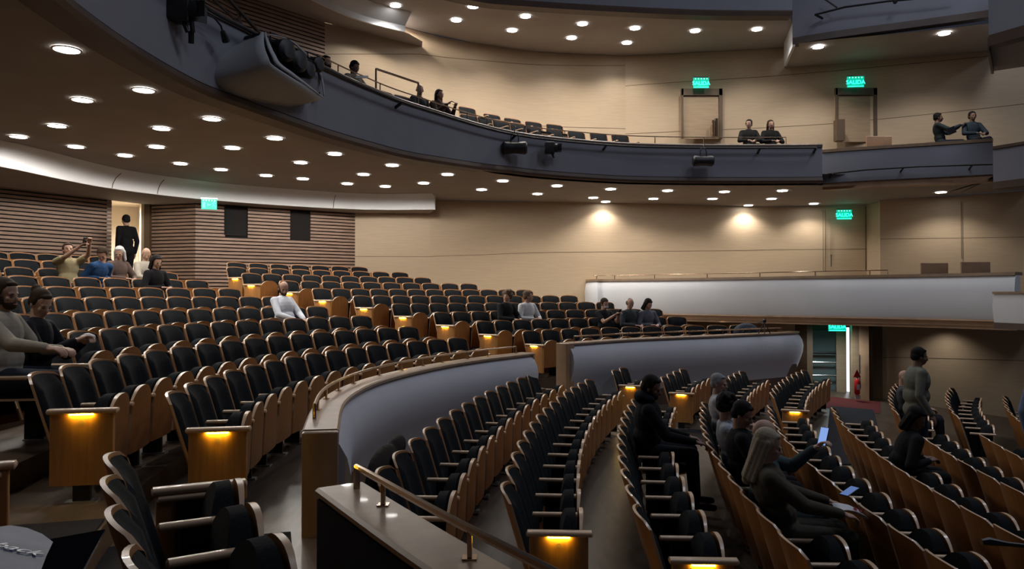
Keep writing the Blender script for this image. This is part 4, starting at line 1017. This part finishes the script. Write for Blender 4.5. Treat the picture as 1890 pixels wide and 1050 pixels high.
# --- stage spotlights on the pipes
def lantern(px,py,D,label,kind='par',rz=0,s=1):
    p=at(px,py,D); r=empty('stage_spotlight',p,rz,label=label,cat='spotlight',group='stage spotlights on the balcony front')
    mb=MB()
    if kind=='par':
        mb.tube([(-.27*s,0,0),(-.24*s,0,0),(-.22*s,0,0),(-.05*s,0,0),(.03*s,0,0),(.2*s,0,0),(.24*s,0,0),(.27*s,0,0)],[.10*s,.135*s,.14*s,.12*s,.12*s,.14*s,.135*s,.10*s],14)
        mb.build('lamp_body',M['black'],r)
        mb=MB(); mb.tube([(-.08*s,0,.1*s),(-.08*s,0,.25*s),(-.05*s,0,.33*s),(.05*s,0,.33*s),(.08*s,0,.25*s),(.08*s,0,.1*s)],.013,6); mb.build('yoke',M['black'],r)
        mb=MB(); mb.tube([(0,0,.33*s),(0,.0,.40*s)],.012,6); mb.tube([(.0,0,.40*s),(.03,.0,.44*s),(0,0,.47*s)],.012,6); mb.build('hook_clamp',M['steel'],r)
    else:
        mb.rbox((-.06*s,0,0),(.26*s,.22*s,.30*s),.03,axis=0); mb.tube([(.06*s,0,0),(.14*s,0,0),(.18*s,0,0)],[.11*s,.12*s,.05*s],10); mb.build('lamp_body',M['black'],r)
        mb=MB(); 
        for sx in (-1,1): mb=MB(); mb.box((.19*s,sx*.10*s,0),(.12*s,.012,.18*s),R=Matrix.Rotation(sx*.5,3,'Z')); mb.build('barn_door',M['black'],r,smooth=False)
        mb=MB(); mb.tube([(0,0,-.12*s),(0.05*s,0,-.25*s)],.028,6); mb.tube([(-.05*s,0,.14*s),(-.05*s,0,.22*s)],.02,6); mb.build('yoke',M['black'],r)
    return r
lantern(950,273,16.3,'double-ended black spotlight hanging below the middle of the balcony front')
lantern(1019,273,16.8,'boxy black spotlight with shutters right of the hanging double one','box',s=.85)
lantern(1298,297,17.7,'pair of short black spotlights hanging at the right part of the balcony front',s=.9)
r=lantern(338,18,8.7,'boxy black spotlight hanging at the top left of the balcony front','box',rz=.3,s=1.0)
mb=MB(); mb.tube([at(352,-8,8.7),at(353,30,8.7),at(356,60,8.75)],.03,6); mb.tube([at(353,58,8.75),at(353,80,8.8)],.035,6)
o=mb.build('hanging_cable',M['black']); tag(o,'short thick black cable dangling beside the top left spotlight','cable')
mb=MB(); mb.tube([at(355,28,8.8),at(375,24,9.0),at(395,32,9.2),at(408,48,9.4),at(412,62,9.4)],.012,6); mb.tube([at(411,58,9.4),at(417,76,9.5)],[.03,.05],8)
o=mb.build('power_cable',M['black']); tag(o,'thin black cable looping to a plug above the white housing','cable')
# --- lighting housing: a scoop with D-shaped section, open towards the stage
hs=empty('lighting_housing',(0,0,0),label='large curved pale housing on the balcony front holding black spotlights',cat='lighting housing')
# closed rear outline and open front outline, traced from top round the belly
rear=[(412,76,10.3),(372,92,10.0),(356,108,9.75),(356,130,9.6),(366,152,9.6),(390,172,9.8),(425,186,10.2),(470,196,10.8)]
open_=[(487,60,9.9),(486,72,9.7),(488,88,9.55),(494,104,9.5),(502,120,9.55),(530,139,9.9),(560,158,10.4),(593,181,11.2)]
rr=[at(*a) for a in rear]; oo=[at(*a) for a in open_]
def dense(P,n=4): return catmull(P,n)
A_=dense(rr);B_=dense(oo); mb=MB(); g=[]
for k in range(9):
    f=k/8; g.append([a.lerp(b,f)+Vector((0,-.10*math.sin(math.pi*f)*0,-.06*math.sin(math.pi*f))) for a,b in zip(A_,B_)])
mb.grid(g); o=mb.build('housing_shell',M['housing'],hs); md=o.modifiers.new('s','SOLIDIFY'); md.thickness=.03; md.offset=0
mb=MB(); cen=Vector((sum(v.x for v in A_)/len(A_)+.5,sum(v.y for v in A_)/len(A_)+.9,A_[0].z)); mb.add(A_+[at(480,120,12.0)],[(i,i+1,len(A_)) for i in range(len(A_)-1)]); mb.build('housing_back',M['housing'],hs)
Cc=[at(497,66,10.2),at(540,76,10.9),at(570,100,11.5),at(590,120,11.9),at(598,150,11.9),at(597,178,11.4)]
C2=dense(Cc,5)
# inner black lining just inside the opening
ins=[b.lerp(c,.10)+Vector((-.06,.06,.0)) for b,c in zip(B_,[C2[min(int(i*len(C2)/len(B_)),len(C2)-1)] for i in range(len(B_))])]
mb=MB(); nC=[C2[min(int(i*(len(C2)-1)/(len(B_)-1)),len(C2)-1)] for i in range(len(B_))]
mb.grid([[b+Vector((-.05,.03,.012)) for b in B_],[b.lerp(c,.5)+Vector((-.45,.15,0)) for b,c in zip(B_,nC)],[c+Vector((-.08,.1,0)) for c in nC]]); mb.build('black_lining',M['black'],hs)
for f0,f1 in ((.06,.13),(.86,.90)):
    L=[b.lerp(c,f0)+Vector((.01,-.02,0)) for b,c in zip(B_,nC)]; L2=[b.lerp(c,f1)+Vector((.01,-.02,0)) for b,c in zip(B_,nC)]
    mb=MB(); mb.grid([L,L2]); o=mb.build('grey_rib',M['housing'],hs); o.modifiers.new('s','SOLIDIFY').thickness=.02
for px,py,D,s in ((516,92,10.5,1.2),(540,112,10.8,1.2),(560,128,11.1,1.0),(579,118,11.4,.9)):
    q=at(px,py,D); r=empty('stage_spotlight',q,-.5,label='black spotlight inside the pale housing, %s'%({516:'largest, nearest the shell',540:'second from the shell',560:'lowest one',579:'outermost by the balcony rail'}[px]),cat='spotlight',group='spotlights in the housing')
    mb=MB(); mb.tube([(-.2*s,.1,.02),(-.05*s,0,0),(.12*s,0,-.03),(.15*s,0,-.03)],[.08*s,.12*s,.13*s,.09*s],12); mb.build('lamp_body',M['black'],r)
    mb=MB(); mb.tube([(0,-.14*s,0),(0,-.14*s,.16*s),(0,.14*s,.16*s),(0,.14*s,0)],.014,6); mb.build('yoke',M['black'],r)
# --- box chairs
def boxchair(px,py,D,w,label):
    p=at(px,py,D); r=empty('box_chair',Vector((p.x,p.y,p.z-.82)),label=label,cat='chair',group='box chairs')
    mb=MB(); mb.rbox((0,0,.62),(w,.04,.42),.015,axis=0); mb.build('backrest',M['tan'],r)
    mb=MB(); mb.rbox((0,.24,.44),(w*.95,.46,.06),.02,axis=0); mb.build('seat',M['fabric'],r)
    for x in (-w*.42,w*.42):
        for y in (.03,.43): mb=MB(); mb.tube([(x,y,0),(x,y,.42)],.016,6); mb.build('leg',M['metal'],r)
boxchair(1724,486,15.9,.58,'tan-backed chair behind the white box front, left one of the pair')
boxchair(1800,484,15.4,.60,'tan-backed chair behind the white box front, right one of the pair')
boxchair(1622,252,18.3,.62,'brown-backed chair behind the right side balcony section')
# --- bag and tripod on the far wall ledge
p,rz=seatpos('M1',10); r=empty('dark_bag',p+Vector((0,0,.42)),rz,label='dark blue bag standing on the last seat of the front row',cat='bag')
mb=MB(); mb.ell((0,-.02,.30),(.30,.14,.20)); mb.rbox((0,-.02,.24),(.56,.24,.34),.09,axis=0); fuse(mb,'bag_body',mat('bag_cloth',(.02,.03,.05),.8,noise=.4,scale=10,bump=.6),r,.015,3)
mb=MB(); mb.tube([(-.16,.12,.30),(-.1,.16,.40),(.1,.16,.40),(.16,.12,.30)],.012,6); mb.build('strap',M['black'],r)
zc=CAPZ
p=onz(1411,616,zc); r=empty('camera_tripod',p,label='small black tripod standing on the far wall cap',cat='tripod')
for a in (0.3,2.4,4.5): mb=MB(); mb.tube([(.14*math.cos(a),.10*math.sin(a),0),(0,0,.24)],.010,6); mb.build('leg',M['black'],r)
mb=MB(); mb.rbox((0,0,.27),(.07,.05,.06),.01,axis=2); mb.tube([(0,0,.26),(-.20,0,.21)],.009,6); mb.tube([(0,0,.24),(.02,0,.33)],.014,6); mb.build('pan_head',M['black'],r)
# --- foreground: programme and black folder
q=at(38,1015,1.95); r=empty('glossy_programme',q,label='blue-grey glossy sheet with white handwriting in the bottom left corner',cat='programme')
gl=mat('glossy_sheet',(.12,.155,.25),.5,noise=.35,scale=6,spec=.2)
A0=at(0,970,2.02);A1=at(98,1002,2.0);A2=at(0,1060,1.70); pn=(A1-A0).cross(A2-A0).normalized()
if pn.dot(A0)>0: pn=-pn
def onpl(px,py,off=0):
    d=at(px,py,1.0); return d*((A0+pn*off).dot(pn)/d.dot(pn))
ol=[(-40,985),(-10,973),(20,969),(50,974),(78,985),(98,1000),(86,1025),(72,1062),(-40,1062)]
mb=MB(); tp=[onpl(*v)-q for v in ol]; bt=[onpl(*v,-.006)-q for v in ol]; n=len(ol)
mb.add(tp+bt,[tuple(range(n)),tuple(range(2*n-1,n-1,-1))]+[(i,(i+1)%n,n+(i+1)%n,n+i) for i in range(n)]); mb.build('sheet',gl,r,smooth=False)
t=text_mesh('back',.060,.0006,mat('white_ink',(.85,.85,.9),.4),r,(0,0,0),italic=.4)
a_=onpl(2,1006);b_=onpl(62,1020);u=(b_-a_).normalized(); w_=pn.cross(u).normalized(); mm=Matrix((u,w_,pn)).transposed().to_4x4(); mm.translation=onpl(30,1012,.003)-q; t.matrix_local=mm
q=at(130,1015,2.2); r=empty('black_folder',Vector((0,0,0)),label='glossy black folder with a raised edge beside the blue sheet',cat='folder')
mb=MB(); mb.add([at(82,1000,2.25),at(193,980,2.4),at(150,1060,2.1),at(60,1060,2.05)],[(0,1,2,3)]); o=mb.build('cover',mat('gloss_black',(.006,.006,.008),.8,spec=0),r,smooth=False); o.modifiers.new('s','SOLIDIFY').thickness=.006
mb=MB(); mb.tube([at(193,979,2.4),at(150,1062,2.08)],.003,5); mb.build('edge_strip',M['metal'],r)
# near black stand seen low on the lower right seat backs
mb=MB(); mb.tube([at(1812,1000,3.3),at(1825,999,3.3),at(1860,1004,3.28),at(1900,1008,3.25),at(1985,1022,3.2)],[.012,.018,.010,.009,.009],8); e_=at(1985,1022,3.2); mb.tube([e_,Vector((e_.x,e_.y,cz(math.hypot(e_.x-CX,e_.y-CY))))],.012,8); o=mb.build('microphone_arm',M['black']); tag(o,'slender black rod with a thick tip at the lower right edge','rod')
# --- jacket draped over front row seats of the lower floor
p,rz=seatpos('C1',1); r=empty('dark_coat',p,rz,label='dark brown coat draped behind the nearest seats below the curved wall',cat='coat')
mb=MB(); mb.ell((.1,-.42,.72),(.42,.07,.16)); mb.ell((-.35,-.42,.78),(.25,.06,.10)); mb.ell((.35,-.42,.60),(.25,.07,.14)); fuse(mb,'coat_body',cloth((.028,.02,.018)),r,.02,4)
# ================================================================== extra lamps of the hall, added door fill, world, camera
for (x,y) in ((-6,3),(-8,6),(-7,-1),(-4.8,5.6),(-9.5,9)):
    spot((x,y,2.58),80)
spot(tuple(at(236,420,19.6)+Vector((0,0,.6))),620,165,1,.3)         # corridor lamp
spot(tuple(at(1528,600,18.0)+Vector((0,-.5,0))),110,165,1,.2,(.85,.97,1))  # fill lamp without a fixture, added to brighten the glass exit door
# lamps under the side boxes (lower wall) and over the box
for px,py,e in ((1750,600,30),(1330,600,14),(1430,598,12)):
    p=at(px,py,17.0 if px>1700 else 18.4); spot((p.x,p.y,-.62),e,130,.9)
# house lights high over the stalls
for (x,y,e) in ((7,9,520),(12,4,420),(11,14,420),(3,6,300)):
    l=bpy.data.lights.new('house_light','AREA'); l.shape='DISK'; l.size=2.5; l.energy=e*.48; l.color=(.80,.86,1)
    o=bpy.data.objects.new('house_light',l); C.objects.link(o); o.location=(x,y,11.5)
w=bpy.data.worlds.new('hall'); S.world=w; w.use_nodes=True; bg=w.node_tree.nodes['Background']; bg.inputs[0].default_value=(.55,.62,.85,1); bg.inputs[1].default_value=.035
cd=bpy.data.cameras.new('camera'); cam=bpy.data.objects.new('camera',cd); C.objects.link(cam); S.camera=cam
cd.sensor_width=36; cd.sensor_fit='HORIZONTAL'; cd.lens=F/1890*36; cd.clip_end=200; cd.clip_start=.05
cam.rotation_euler=(math.pi/2+PIT,0,0)
for o in list(S.objects):
    if o.parent is None: o.location.z+=ZO
for o in S.objects:
    for k in ('h1','h2'):
        if k in o: del o[k]
S.view_settings.view_transform='Standard'; S.view_settings.look='None'; S.view_settings.exposure=-0.22; S.view_settings.gamma=1
S.render.engine='CYCLES'
S.cycles.use_denoising=True
S.cycles.max_bounces=5; S.cycles.diffuse_bounces=3; S.cycles.glossy_bounces=3; S.cycles.transmission_bounces=4
S.cycles.sample_clamp_indirect=3; S.cycles.caustics_reflective=False; S.cycles.caustics_refractive=False
S.cycles.use_adaptive_sampling=True
